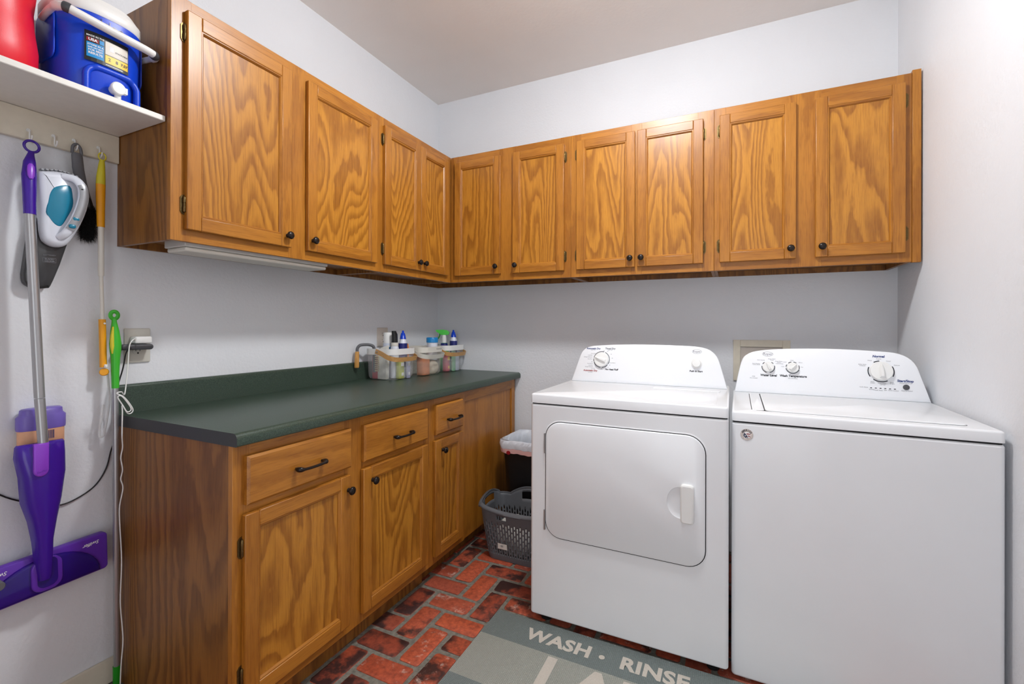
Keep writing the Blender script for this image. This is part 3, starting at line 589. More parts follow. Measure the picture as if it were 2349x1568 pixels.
# ------------------------------------------------------------------ wall fittings
def outlet(loc, w, h, mat, label, slots=True):
    """duplex outlet on the left wall"""
    x, y, z = loc; t = thing('wall_outlet', label, 'outlet', loc, 0, 'wall outlets')
    m = MB(); m.prism(rrect(-w / 2, w / 2, -h / 2, h / 2, 0.004, 3), 0.0, 0.006, 'x', 0, inset=0.003); m.build('cover_plate', mat, t, smooth=0.5)
    for s_ in (0.019, -0.019):
        m = MB(); m.lathe([(0.0165, 0.0), (0.0165, 0.0072), (0.0, 0.0072)], axis='x', at=(0, 0, s_), seg=24, sy=0.86)
        q = m.build('receptacle', mat, t, smooth=0.4)
        m = MB(); m.box(0.007, 0.0075, -0.0075, -0.0055, s_ - 0.001, s_ + 0.009); m.box(0.007, 0.0075, 0.005, 0.007, s_ - 0.001, s_ + 0.008); m.lathe([(0.003, 0.007), (0.003, 0.0075), (0, 0.0075)], axis='x', at=(0, 0, s_ - 0.008), seg=10)
        m.build('slots', 'dark_gap', q, smooth=0)
    MB().lathe([(0.003, 0.006), (0.003, 0.0072), (0, 0.0075)], axis='x', seg=10).build('screw', mat, t)
outlet((0.0, -0.5865, 1.150), 0.092, 0.116, 'tan_plate', 'wall outlet behind the bottles, with nothing plugged in')
outlet((0.0, -1.8690, 1.1475), 0.080, 0.122, 'almond_plastic', 'wall outlet with a white and a dark grey charger plugged in')
# chargers
loc = (0.0075, -1.865, 1.166); t = thing('phone_charger', 'small white power adapter in the upper socket of the wall outlet', 'charger', loc)
m = B(loc); m.prism(rrect(-1.894, -1.840, 1.155, 1.180, 0.006, 4), 0.0085, 0.042, 'x', 0, inset=0.005); m.build('adapter_body', 'white_plastic', t, smooth=0.9)
loc = (0.0085, -1.885, 1.146); t = thing('power_adapter', 'dark grey power brick in the lower socket of the wall outlet', 'charger', loc)
m = B(loc); m.prism(rrect(-1.936, -1.838, 1.1335, 1.1530, 0.0095, 5), 0.0085, 0.047, 'x', 0, inset=0.004); o = m.build('adapter_body', 'charcoal_plastic', t, smooth=0.9)
m = B(loc); m.text('dyson', Matrix.Translation((0.0474, -1.8950, 1.1435)) @ Matrix(((0, 0, 1), (1, 0, 0), (0, 1, 0))).to_4x4() @ Matrix.Rotation(-PI / 2, 4, 'Z'), 0.0075, 0); m.build('moulded_mark', 'print_black', t, smooth=0)
# cords
def cord(name, label, pts, r, mat, k=5, seg=7):
    L = Vector(pts[0]); m = B(L); m.tube(smooth_path(pts, k), r, seg); o = m.build(name, mat, None, smooth=1.2); o.location = L; return tag(o, label, 'cord')
cord('white_cord', 'thin white cable with a coiled bundle, hanging from the white charger along the cabinet side',
     [(0.040, -1.8945, 1.168), (0.052, -1.900, 1.172), (0.060, -1.9118, 1.166), (0.062, -1.9203, 1.147), (0.062, -1.9235, 1.094), (0.066, -1.9300, 1.03), (0.08, -1.9420, 0.9870),
      (0.098, -1.958, 0.9990), (0.100, -1.972, 0.9960), (0.103, -1.9528, 0.981), (0.104, -1.9310, 0.9437), (0.103, -1.9300, 0.9280), (0.102, -1.9420, 0.9257), (0.100, -1.9560, 0.9551), (0.102, -1.970, 0.9830),
      (0.106, -1.9600, 0.985), (0.108, -1.9380, 0.948), (0.107, -1.9370, 0.934), (0.105, -1.9470, 0.933), (0.101, -1.957, 0.955), (0.1, -1.9565, 0.93), (0.1, -1.9572, 0.858), (0.1, -1.9555, 0.815), (0.1, -1.9602, 0.782), (0.1, -1.9552, 0.742), (0.1, -1.9600, 0.712),
      (0.1, -1.9540, 0.68), (0.1, -1.9628, 0.624), (0.1, -1.9626, 0.57), (0.1, -1.957, 0.44), (0.1, -1.9600, 0.31), (0.1, -1.9543, 0.22), (0.1, -1.9523, 0.167), (0.1, -1.9575, 0.093), (0.1, -1.96, 0.004)], 0.0019, 'white_plastic')
cord('black_cord', 'thin black cable running from the dark grey power brick down and across the white wall',
     [(0.0485, -1.910, 1.1405), (0.056, -1.9200, 1.138), (0.050, -1.9255, 1.120), (0.042, -1.9300, 1.07), (0.040, -1.9480, 0.988), (0.036, -1.9470, 0.90), (0.03, -1.9450, 0.843), (0.012, -1.9500, 0.79), (0.006, -1.9600, 0.735), (0.005, -1.985, 0.690), (0.005, -2.02, 0.665), (0.005, -2.067, 0.651), (0.005, -2.11, 0.660), (0.005, -2.1575, 0.687), (0.005, -2.2123, 0.728), (0.005, -2.30, 0.825), (0.005, -2.40, 0.92), (0.005, -2.55, 0.97), (0.005, -2.75, 0.90), (0.005, -2.92, 0.60), (0.008, -2.98, 0.25), (0.018, -3.00, 0.004)], 0.0022, 'black_plastic')
# recessed laundry valve box behind the washer
loc = (2.057, 0, 1.05); t = thing('laundry_valve_box', 'cream recessed laundry valve box on the back wall behind the washer console', 'valve box', loc)
m = B(loc); m.box(1.925, 1.959, -0.008, -0.0005, 0.93, 1.149); m.box(2.155, 2.190, -0.008, -0.0005, 0.93, 1.149); m.box(1.959, 2.155, -0.008, -0.0005, 1.1125, 1.149); m.box(1.959, 2.155, -0.008, -0.0005, 0.93, 0.96); m.build('trim_frame', 'cream_board', t, bevel=0.002)
m = B(loc); m.box(1.959, 2.155, -0.002, -0.0003, 0.96, 1.1125); m.build('recess', 'tan_plate', t, smooth=0)
for x in (2.0, 2.11): m = B(loc); m.lathe([(0.016, 0), (0.016, 0.022), (0.008, 0.022), (0.008, 0.05), (0, 0.05)], at=(x, -0.022, 1.0), seg=14); m.build('valve', 'antique_brass', t)

# ------------------------------------------------------------------ shelf and hook rail
m = MB(); loc = (0.15, -2.5, 1.8665); m.T = shifted(loc); m.box(0.0005, 0.295, -3.05, -1.9310, 1.8665, 1.8850); o = m.build('wall_shelf', 'shelf_white', None, bevel=0.003); o.location = loc; tag(o, 'white wooden shelf on the wall holding two drink coolers', 'shelf')
loc = (0.009, -2.5, 1.774); t = thing('hook_rail', 'cream board with small white hooks, under the white shelf', 'hook rail', loc)
m = B(loc); m.box(0.0005, 0.018, -3.05, -1.9310, 1.774, 1.8660); m.build('backboard', 'cream_board', t, bevel=0.002)
for y, z in ((-2.1590, 1.7945), (-2.1026, 1.7985), (-2.0535, 1.8030), (-1.9905, 1.8010), (-2.24, 1.80), (-2.32, 1.80)):
    m = B(loc); m.tube(smooth_path([(0.018, y, z + 0.008), (0.024, y, z + 0.009), (0.028, y, z), (0.028, y, z - 0.018), (0.033, y, z - 0.026), (0.042, y, z - 0.022), (0.045, y, z - 0.012)], 5), 0.0021, 8)
    m.lathe([(0.005, 0.018), (0.005, 0.0205), (0, 0.021)], axis='x', at=(0, y, z + 0.008), seg=12); m.build('hook', 'white_plastic', t, smooth=1.0)
def hang(y, z): return (y, z - 0.026)

# ------------------------------------------------------------------ drink coolers on the shelf
def oval(cx, cy, a, b, n_=36, p=2.6):
    out = []
    for i in range(n_):
        t_ = 2 * PI * i / n_; c_, s_ = math.cos(t_), math.sin(t_)
        out.append((cx + a * math.copysign(abs(c_) ** (2 / p), c_), cy + b * math.copysign(abs(s_) ** (2 / p), s_)))
    return out
ccx, ccy, cz0 = 0.150, -2.062, 1.8855
t = thing('drink_cooler', 'blue round drink cooler with white lid, bail handle and white spigot on the shelf', 'cooler', (ccx, ccy, cz0), 0, 'drink coolers')
def CB(): return B((ccx, ccy, cz0))
def ring(a, b, z, p=2.6): return [(x, y, z) for x, y in oval(ccx, ccy, a, b, 40, p)]
m = CB(); m.loft([ring(0.104, 0.098, cz0), ring(0.108, 0.102, cz0 + 0.006), ring(0.110, 0.104, cz0 + 0.10), ring(0.113, 0.108, cz0 + 0.20), ring(0.114, 0.110, cz0 + 0.232), ring(0.110, 0.106, cz0 + 0.234)]); m.build('tank', 'cooler_blue', t, smooth=0.9)
m = CB(); m.loft([ring(0.111, 0.107, cz0 + 0.2345), ring(0.114, 0.110, cz0 + 0.240), ring(0.114, 0.110, cz0 + 0.262), ring(0.108, 0.104, cz0 + 0.270), ring(0.095, 0.092, cz0 + 0.290), ring(0.06, 0.06, cz0 + 0.298)]); m.build('lid', 'cooler_white', t, smooth=0.7)
for s_ in (-1, 1):
    m = CB(); m.prism([(s_ * 0.0 + ccx - 0.055 + q[0], q[1]) for q in rrect(0, 0.11, cz0 + 0.09, cz0 + 0.225, 0.02, 3)], 0, 0.004, 'y', 0, inset=0.002, at=(0, ccy + s_ * 0.1055 + 0.002, 0))
    m.build('grip_pad', 'cooler_blue', t, smooth=0.5)
# raised arch round the spigot
m = CB(); A_ = [(-0.062, 0.004), (-0.062, 0.05)] + [(q[0], q[1]) for q in arc(-0.030, 0.050, 0.032, 0.032, PI, PI / 2, 5)] + [(q[0], q[1]) for q in arc(0.030, 0.050, 0.032, 0.032, PI / 2, 0, 5)] + [(0.062, 0.004)]
P = [(0.2585 if abs(u) < 0.045 else 0.2555, ccy + 0.008 + u, cz0 + w) for u, w in A_]; m.tube(smooth_path(P, 3), 0.009, 10, sx=1.0); m.build('spigot_arch', 'cooler_blue', t, smooth=1.2)
m = CB(); sy_ = ccy + 0.010; m.lathe([(0.013, 0.252), (0.013, 0.276), (0.018, 0.277), (0.0185, 0.287), (0.016, 0.290), (0.0, 0.291)], axis='x', at=(0, sy_, cz0 + 0.032), seg=22); m.lathe([(0.008, -0.03), (0.0085, 0.0), (0, 0.0)], at=(0.272, sy_ + 0.004, cz0 + 0.018 + 0.012), seg=14); m.box(0.276, 0.288, sy_ + 0.004, sy_ + 0.022, cz0 + 0.022, cz0 + 0.040); m.build('spigot', 'white_plastic', t, smooth=0.6)
# bail handle swung forward
m = CB(); hz_ = cz0 + 0.196
P = smooth_path([(0.150, ccy - 0.112, hz_ + 0.010), (0.225, ccy - 0.1175, hz_ + 0.014), (0.268, ccy - 0.110, hz_ + 0.010), (0.280, ccy - 0.085, hz_ + 0.004), (0.282, ccy, hz_ - 0.004), (0.281, ccy + 0.088, hz_ - 0.010), (0.268, ccy + 0.1135, hz_ - 0.012), (0.225, ccy + 0.119, hz_ - 0.006), (0.150, ccy + 0.113, hz_)], 6)
m.tube(P, [0.0085 if i < 8 or i > len(P) - 9 else 0.0118 for i in range(len(P))], 12); hd = m.build('bail_handle', 'cooler_white', t, smooth=1.2)
for a_ in (P[13:17], P[-17:-13]): m = CB(); m.tube(a_, 0.0136, 16); m.build('end_ring', 'charcoal_plastic', hd, smooth=0.8)
# product label wrapped round the front
def wrap(u, w, d=0.0):
    a_, b_ = 0.1128 + d, 0.1078 + d; yy_ = u - 0.0; c_ = max(0.0, 1 - abs(yy_ / b_) ** 2.6) ** (1 / 2.6); return Vector((ccx + a_ * c_, ccy + yy_, w))
def patch(mb, u0, u1, w0, w1, d, mi, k=8):
    L = [[mb.v(wrap(u0 + (u1 - u0) * i / k, w, d)) for i in range(k + 1)] for w in (w0, w1)]
    for i in range(k): mb.face([L[0][i], L[0][i + 1], L[1][i + 1], L[1][i]], mi)
def wtext(mb, txt, u, w, size, mi, offset=0.0, d=0.0022):
    T0 = mb.T; mb.T = lambda p: T0(wrap(p.x, p.y, d)); mb.text(txt, Matrix.Translation((u, w, 0)), size, mi, offset=offset); mb.T = T0
m = CB(); z_ = cz0; LM = ['sticker_black', 'sticker_blue', 'sticker_tan', 'sticker_yellow', 'print_white', 'flag_red']
patch(m, -0.058, 0.046, z_ + 0.093, z_ + 0.178, 0.0010, 0); patch(m, -0.054, -0.016, z_ + 0.104, z_ + 0.146, 0.0016, 1); patch(m, -0.013, 0.044, z_ + 0.128, z_ + 0.166, 0.0016, 2); patch(m, -0.013, 0.044, z_ + 0.103, z_ + 0.126, 0.0016, 3)
patch(m, -0.054, -0.028, z_ + 0.149, z_ + 0.159, 0.0016, 5, 4); patch(m, -0.026, -0.016, z_ + 0.148, z_ + 0.160, 0.0016, 1, 3); patch(m, -0.003, 0.008, z_ + 0.140, z_ + 0.156, 0.002, 4, 3)
for tx, u, w, s_, mi, of in (('MADE IN THE', -0.035, 0.1645, 0.0064, 4, 0.0001), ('USA', -0.041, 0.1535, 0.0105, 4, 0.0004), ('STORE IN A', -0.035, 0.139, 0.0066, 4, 0.0002), ('SAFE, DRY SPOT', -0.035, 0.1315, 0.0046, 4, 0.0002), ('FOR BEST', -0.035, 0.124, 0.0074, 4, 0.0002), ('RESULTS', -0.035, 0.1155, 0.0082, 4, 0.0003), ('STACKABLE', 0.027, 0.143, 0.0060, 0, 0.0001), ('2', -0.003, 0.1145, 0.013, 0, 0.0002), ('8', 0.015, 0.1145, 0.012, 0, 0.0004), ('7.57', 0.034, 0.1145, 0.0105, 0, 0.0004)): wtext(m, tx, u, z_ + w, s_, mi, of)
patch(m, -0.012, 0.03, z_ + 0.0965, z_ + 0.0985, 0.0016, 4)
m.build('product_label', LM, t, smooth=0, recalc=False)
m = CB(); wtext(m, 'Igloo', 0.004, z_ + 0.213, 0.030, 0, 0.0); m.build('script_logo', 'navy', t, smooth=0, recalc=False)

rcx, rcy = 0.150, -2.296
t = thing('drink_cooler', 'red insulated drink cooler jug on the shelf, beside the blue one', 'cooler', (rcx, rcy, cz0), 0, 'drink coolers')
def RBm(): return B((rcx, rcy, cz0))
def rring(a, b, z): return [(x, y, z) for x, y in oval(rcx, rcy, a, b, 40, 2.4)]
m = RBm(); m.loft([rring(0.108, 0.100, cz0), rring(0.113, 0.105, cz0 + 0.008), rring(0.113, 0.106, cz0 + 0.07), rring(0.103, 0.099, cz0 + 0.13), rring(0.100, 0.097, cz0 + 0.18), rring(0.108, 0.103, cz0 + 0.24), rring(0.108, 0.103, cz0 + 0.27), rring(0.100, 0.098, cz0 + 0.275)]); m.build('tank', 'cooler_red', t, smooth=0.9)
m = RBm(); m.loft([rring(0.102, 0.099, cz0 + 0.2755), rring(0.105, 0.102, cz0 + 0.28), rring(0.105, 0.102, cz0 + 0.31), rring(0.09, 0.088, cz0 + 0.33), rring(0.05, 0.05, cz0 + 0.335)]); m.build('lid', 'cooler_white', t, smooth=0.7)

# ------------------------------------------------------------------ tools hanging on the left wall
TX = Matrix(((0, 0, 1), (1, 0, 0), (0, 1, 0)))
def ringloop(mb, x, y, z, ry, rz_, r, mi=0, k=24, sx=1.0): mb.tube([(x, y + ry * math.sin(2 * PI * i / k), z + rz_ * math.cos(2 * PI * i / k)) for i in range(k)], r, 8, mi, closed=True, sx=sx)
def taper(mb, rows, seg=16, mi=0):
    """rows of (x, y, z, half-width along y, half-depth along x)"""
    mb.loft([[(x + d_ * math.cos(2 * PI * i / seg), y + w_ * math.sin(2 * PI * i / seg), z) for i in range(seg)] for x, y, z, w_, d_ in rows], mi)
# purple spray mop
loc = (0.06, -2.15, 0.41); t = thing('spray_mop', 'purple spray mop with silver pole and flat purple head, hung on a wall hook', 'mop', loc)
m = B(loc); ringloop(m, 0.042, -2.1590, 1.7500, 0.0165, 0.0165, 0.0036); taper(m, [(0.044, -2.1600, 1.7340, 0.0065, 0.006), (0.047, -2.163, 1.722, 0.0085, 0.008), (0.056, -2.168, 1.6985, 0.014, 0.011), (0.061, -2.1705, 1.658, 0.0168, 0.0135), (0.066, -2.1712, 1.613, 0.0155, 0.0135), (0.069, -2.172, 1.578, 0.0143, 0.0135), (0.072, -2.1722, 1.5427, 0.0138, 0.0135)]); m.build('grip', 'purple_deep', t, smooth=0.9)
m = B(loc); taper(m, [(0.0680, -2.169, 1.692, 0.004, 0.003), (0.0705, -2.1698, 1.684, 0.008, 0.004), (0.0730, -2.1705, 1.67, 0.0088, 0.004), (0.0755, -2.171, 1.655, 0.008, 0.004), (0.0765, -2.171, 1.646, 0.004, 0.003)]); m.build('trigger_button', 'purple_light', t, smooth=0.9)
m = B(loc); m.tube([(0.072, -2.1722, 1.5430), (0.084, -2.1535, 1.0055)], 0.0122, 16); m.build('upper_pole', 'aluminium', t, smooth=0.9)
m = B(loc); m.tube([(0.0840, -2.1534, 1.0035), (0.090, -2.1467, 0.86)], 0.0121, 16); m.build('lower_pole', 'aluminium', t, smooth=0.9)
def halfshell(rows, seg=14):
    """front half of the mop body: (z, y centre, half width, x back, x front)"""
    L = []
    for z, y, w_, xb, xf in rows: L.append([(xb + (xf - xb) * math.sin(PI * i / seg) ** 0.6, y - w_ * math.cos(PI * i / seg), z) for i in range(seg + 1)])
    return L
m = B(loc); rows = [(0.872, -2.146, 0.0510, 0.064, 0.082), (0.866, -2.146, 0.0540, 0.062, 0.092), (0.835, -2.146, 0.0555, 0.060, 0.098), (0.777, -2.140, 0.0510, 0.056, 0.100), (0.70, -2.141, 0.0440, 0.052, 0.098), (0.64, -2.1390, 0.0310, 0.054, 0.096), (0.58, -2.139, 0.0225, 0.056, 0.092), (0.512, -2.138, 0.0190, 0.060, 0.090), (0.475, -2.1360, 0.0160, 0.062, 0.086), (0.462, -2.1360, 0.014, 0.064, 0.082)]
m.loft(halfshell(rows)); m.build('bottle_housing', 'purple_deep', t, smooth=0.8)
m = B(loc); m.prism([(q[0], q[1]) for q in arc(-2.1545, 0.795, 0.0165, 0.018, PI, 2 * PI, 8)] + [(-2.138, 0.874), (-2.171, 0.874)], 0.094, 0.104, 'x', 0, inset=0.003); rc = m.build('release_clip', 'purple_light', t, smooth=0.7); m = B(loc); m.text('Swiffer', Matrix.Translation((0.1043, -2.1545, 0.792)) @ TX.to_4x4() @ Matrix.Rotation(0.15, 4, 'Z'), 0.0085, 0, shear=0.3); m.build('lettering', 'purple_mid', rc, smooth=0, recalc=False)
# head: a long flat plate hanging against the wall, tilted
Mh = Matrix.Translation((0.040, -2.128, 0.4700)) @ Matrix.Rotation(math.radians(1.5), 4, 'X')
def HB():
    m_ = MB(); m_.T = lambda p: Mh @ p - Vector(loc); return m_
m = HB(); m.prism(rrect(-0.155, 0.155, -0.058, 0.062, 0.012, 4), -0.012, 0.010, 'x', 0, inset=0.004); hd = m.build('head', 'purple_mid', t, smooth=0.6)
m = HB(); m.prism(arc(0.0, -0.052, 0.132, 0.102, PI, 0, 18), 0.0095, 0.022, 'x', 0, inset=0.008); m.build('dome_cover', 'purple_dark', hd, smooth=0.9)
m = HB(); m.prism(rrect(-0.036, 0.034, -0.045, 0.052, 0.026, 5), 0.018, 0.030, 'x', 0, inset=0.003); m.build('socket', 'purple_mid', hd, smooth=0.7)
m = HB(); m.prism(rrect(-0.024, 0.022, -0.034, 0.052, 0.018, 5), 0.0302, 0.0308, 'x', 0); m.build('socket_well', 'purple_dark', hd, smooth=0)
for a_ in (0.104, -0.104): m = HB(); m.prism(oval(a_, -0.022, 0.014, 0.017, 16, 2.0), 0.006, 0.0165, 'x', 0, inset=0.002); m.build('pad_grip', 'lavender', hd, smooth=0.7)
m = HB(); TXm = TX.to_4x4()
m.text('Swiffer', Matrix.Translation((0.0104, 0.112, 0.039)) @ TXm @ Matrix.Rotation(PI + 0.06, 4, 'Z'), 0.015, 0, offset=0.0002, shear=0.3); m.text('Swiffer', Matrix.Translation((0.0104, -0.100, 0.042)) @ TXm @ Matrix.Rotation(PI + 0.06, 4, 'Z'), 0.015, 0, offset=0.0002, shear=0.3)
m.build('lettering', 'print_white', hd, smooth=0, recalc=False)
m = HB(); m.lathe([(0.0125, 0.010), (0.0125, 0.052), (0.010, 0.056), (0, 0.056)], axis='x', at=(0, -0.108, 0.028), seg=18); m.build('spray_nozzle', 'grey_rubber', hd, smooth=0.6)

# solution bottle held in the mop
loc = (0.0285, -2.131, 0.84); t = thing('cleaner_bottle', 'orange-labelled cleaner bottle with lavender base, upside down in the purple mop', 'bottle', loc)
def bring(z, a, b): return [(x, y, z) for x, y in oval(0.0285, -2.1310, a, b, 32, 2.6)]
m = B(loc); m.loft([bring(0.840, 0.022, 0.048), bring(0.846, 0.0265, 0.052), bring(0.906, 0.0265, 0.052)]); m.build('label_sleeve', 'label_orange', t, smooth=0.9)
m = B(loc); m.loft([bring(0.9062, 0.027, 0.0545), bring(0.912, 0.028, 0.0555), bring(0.945, 0.028, 0.0555), bring(0.951, 0.027, 0.050), bring(0.953, 0.0265, 0.0485), bring(0.966, 0.0255, 0.047), bring(0.969, 0.022, 0.043)]); m.build('lavender_base', 'lavender', t, smooth=0.8)
m = B(loc)
for i, w_ in enumerate((0.0012, 0.0006, 0.0014, 0.0006, 0.001, 0.0014)): m.box(0.0548, 0.0554, -2.1235 + i * 0.0023, -2.1235 + i * 0.0023 + w_, 0.877, 0.902)
m.build('barcode', 'print_blue', t, smooth=0)

# handheld vacuum on its wall mount
loc = (0.05, -2.11, 1.33); t = thing('handheld_vacuum', 'white and teal handheld vacuum with smoky dust bowl, hung nose down on the wall', 'vacuum', loc)
VB = [(-2.1600, 1.655), (-2.1560, 1.6740), (-2.1403, 1.6806), (-2.1087, 1.6882), (-2.0757, 1.6868), (-2.0529, 1.6716), (-2.0397, 1.6347), (-2.0387, 1.5979), (-2.0482, 1.5589), (-2.061, 1.5233), (-2.0751, 1.4917), (-2.0889, 1.4678), (-2.1053, 1.4563), (-2.1266, 1.4565), (-2.1448, 1.4691), (-2.1512, 1.4921), (-2.1539, 1.5294), (-2.154, 1.5706), (-2.158, 1.61)]
VB = [(p.x, p.y) for p in smooth_path([(a, b, 0) for a, b in VB], 3, True)]
m = B(loc); m.prism(VB, 0.057, 0.090, 'x', 0, inset=0.016); vb = m.build('motor_housing', 'vac_white', t, smooth=0.9)
TE = [(-2.121, 1.6375), (-2.0886, 1.6482), (-2.0810, 1.6149), (-2.0810, 1.5856), (-2.0930, 1.551), (-2.1083, 1.5195), (-2.1233, 1.5214), (-2.1364, 1.5395), (-2.1429, 1.5554), (-2.1391, 1.5874), (-2.134, 1.6165)]
m = B(loc); m.prism([(p.x, p.y) for p in smooth_path([(a, b, 0) for a, b in TE], 3, True)], 0.084, 0.0915, 'x', 0, inset=0.003); m.build('teal_inset', 'teal', t, smooth=0.9)
m = B(loc); HPt = [(0.086, -2.1060, 1.6731), (0.102, -2.0813, 1.6686), (0.110, -2.0672, 1.6474), (0.112, -2.0643, 1.6156), (0.112, -2.0726, 1.5738), (0.110, -2.0865, 1.5314), (0.102, -2.1028, 1.4962), (0.088, -2.1148, 1.4820)]
P = smooth_path(HPt, 5); m.tube(P, [0.010 + 0.004 * math.sin(PI * i / (len(P) - 1)) for i in range(len(P))], 12, up=(1, 0, 0), sx=0.6); hv = m.build('carry_handle', 'vac_white', t, smooth=1.2)
m = B(loc); P2 = P[9:29]; m.tube([p + Vector((0.0065, 0, 0)) for p in P2], 0.0112, 10, up=(1, 0, 0), sx=0.28); m.build('grey_inlay', 'silver_plastic', hv, smooth=1.2)
for y, z in ((-2.0835, 1.5430), (-2.0925, 1.5190)): m = B(loc); m.prism(oval(y, z, 0.0085, 0.0062, 16, 3), 0.108, 0.121, 'x', 0, inset=0.003); m.build('power_switch', 'teal', hv, smooth=0.9)
m = B(loc); m.prism(oval(-2.0700, 1.638, 0.003, 0.0022, 12, 2), 0.112, 0.1215, 'x'); m.build('indicator', 'black_plastic', hv, smooth=0.5)
m = B(loc)
for i in range(9): a_ = i / 8; m.box(0.060, 0.078, -2.150 + a_ * 0.08, -2.144 + a_ * 0.08, 1.678 + 0.012 * math.sin(PI * (a_ * 0.7 + 0.1)), 1.6895 + 0.004 * math.sin(PI * (a_ * 0.7 + 0.1)) - abs(a_ - 0.55) * 0.009)
m.build('vent_ribs', 'silver_plastic', t, smooth=0.3)
CU = [(-2.1570, 1.5384), (-2.1473, 1.50), (-2.1316, 1.50), (-2.0994, 1.50), (-2.0820, 1.4712), (-2.0992, 1.4045), (-2.1206, 1.3378), (-2.1312, 1.3281), (-2.157, 1.3263), (-2.1784, 1.3402), (-2.1822, 1.3672), (-2.1702, 1.4821)]
CU = CU[:5] + [(p.x, p.y) for p in smooth_path([(a, b, 0) for a, b in CU[5:11]], 4)] + CU[11:]
m = B(loc); m.prism(CU, 0.036, 0.064, 'x', 0, inset=0.008); m.build('dust_bowl', 'smoke', t, smooth=0.7)
m = B(loc); m.text('BATTERIES+', Matrix.Translation((0.0644, -2.1260, 1.4290)) @ TXm @ Matrix.Rotation(0.05, 4, 'Z'), 0.0055, 0); m.text('BLACK+', Matrix.Translation((0.0644, -2.1260, 1.4170)) @ TXm @ Matrix.Rotation(0.05, 4, 'Z'), 0.0062, 0, offset=0.0002); m.text('DECKER', Matrix.Translation((0.0644, -2.1260, 1.4105)) @ TXm @ Matrix.Rotation(0.05, 4, 'Z'), 0.0062, 0, offset=0.0002)
for a0, a1, b0, b1 in ((-2.1415, -2.1110, 1.4068, 1.4074), (-2.1415, -2.1110, 1.4204, 1.4210), (-2.1415, -2.1409, 1.4068, 1.4210), (-2.1116, -2.1110, 1.4068, 1.4210)): m.box(0.0642, 0.0644, a0, a1, b0, b1)
m.build('lettering', 'print_grey', t, smooth=0, recalc=False)
m = B(loc); m.box(0.0265, 0.0575, -2.135, -2.10, 1.50, 1.60); m.build('wall_bracket', 'black_plastic', t, bevel=0.003)

t.location = Vector(loc) + Vector((-0.026, 0.0093, 0.004))

# grey handled brush
loc = (0.03, -2.03, 1.5); t = thing('dust_brush', 'grey handled hand brush with black bristles, hung behind the handheld vacuum', 'brush', loc)
m = B(loc); P = smooth_path([(0.041, -2.0655, 1.7640), (0.042, -2.0640, 1.785), (0.0425, -2.0545, 1.7935), (0.042, -2.0455, 1.782), (0.041, -2.0425, 1.7620)], 5); m.tube(P, 0.0045, 8)
taper(m, [(0.041, -2.0540, 1.766, 0.013, 0.006), (0.040, -2.0532, 1.757, 0.0145, 0.008), (0.029, -2.046, 1.72, 0.0155, 0.009), (0.018, -2.0355, 1.69, 0.0150, 0.0065), (0.013, -2.024, 1.655, 0.013, 0.006), (0.012, -2.016, 1.632, 0.0115, 0.006)]); m.build('handle', 'grey_rubber', t, smooth=0.9)
m = B(loc); taper(m, [(0.012, -2.017, 1.640, 0.010, 0.006), (0.012, -2.010, 1.60, 0.014, 0.007), (0.012, -2.008, 1.55, 0.014, 0.007), (0.012, -2.012, 1.51, 0.010, 0.006)]); m.build('head_block', 'black_plastic', t, smooth=0.9)
m = B(loc); rg = random.Random(3)
for i in range(2600):
    q = rg.random() ** 0.8; z = 1.612 - 0.105 * q; y = -2.0090 - 0.008 * q + rg.uniform(-0.018, 0.014); x = 0.013 + rg.uniform(-0.006, 0.012)
    a_ = math.radians(rg.uniform(-215, 35)); L_ = rg.uniform(0.016, 0.028) * (1.15 if a_ > -1.8 else 0.9)
    d_ = Vector((rg.uniform(-0.10, 0.18), math.cos(a_) * 0.75, math.sin(a_) - 0.25)).normalized() * L_
    w_ = Vector((0.0007, 0.0004, 0)); p = Vector((x, y, z)); m.face([m.v(p - w_), m.v(p + w_), m.v(p + d_)])
m.build('bristles', 'brush_black', t, smooth=0, recalc=False)

# yellow duster wand
loc = (0.035, -1.985, 0.85); t = thing('duster_wand', 'long duster wand with yellow and orange grip, white pole and drooping clear prongs', 'duster', loc)
m = B(loc); ringloop(m, 0.043, -1.9895, 1.7755, 0.0098, 0.0125, 0.0022); taper(m, [(0.042, -1.9895, 1.7650, 0.0065, 0.006), (0.042, -1.9905, 1.747, 0.009, 0.0075), (0.043, -1.9930, 1.708, 0.0122, 0.009), (0.044, -1.9938, 1.6833, 0.0129, 0.009)]); m.build('upper_grip', 'yellow_green', t, smooth=0.9)
m = B(loc); taper(m, [(0.044, -1.9938, 1.6831, 0.0130, 0.009), (0.044, -1.9940, 1.65, 0.0127, 0.009), (0.044, -1.9938, 1.607, 0.0117, 0.009), (0.044, -1.9928, 1.5426, 0.0103, 0.0085)]); m.build('lower_grip', 'amber', t, smooth=0.9)
m = B(loc); m.tube([(0.044, -1.9926, 1.5435), (0.042, -1.9909, 1.3820)], 0.0082, 12); m.tube([(0.042, -1.9909, 1.383), (0.040, -1.9860, 1.235)], 0.0056, 12); m.build('pole', 'offwhite_plastic', t, smooth=0.9)
m = B(loc); m.loft([[(x, y, z) for x, y in oval(0.038, yc_, 0.0085, 0.0088, 24, 3.2)] for yc_, z in ((-1.9860, 1.2390), (-1.9840, 1.16), (-1.9824, 1.080))]); m.lathe([(0.0122, -0.010), (0.0125, -0.008), (0.0125, 0.008), (0.0105, 0.011), (0, 0.0112)], at=(0.038, -1.9800, 1.0640), seg=24, M=Vector((0.9, -0.42, 0.08)).to_track_quat('Z', 'Y').to_matrix()); m.build('pivot_neck', 'amber', t, smooth=0.6)
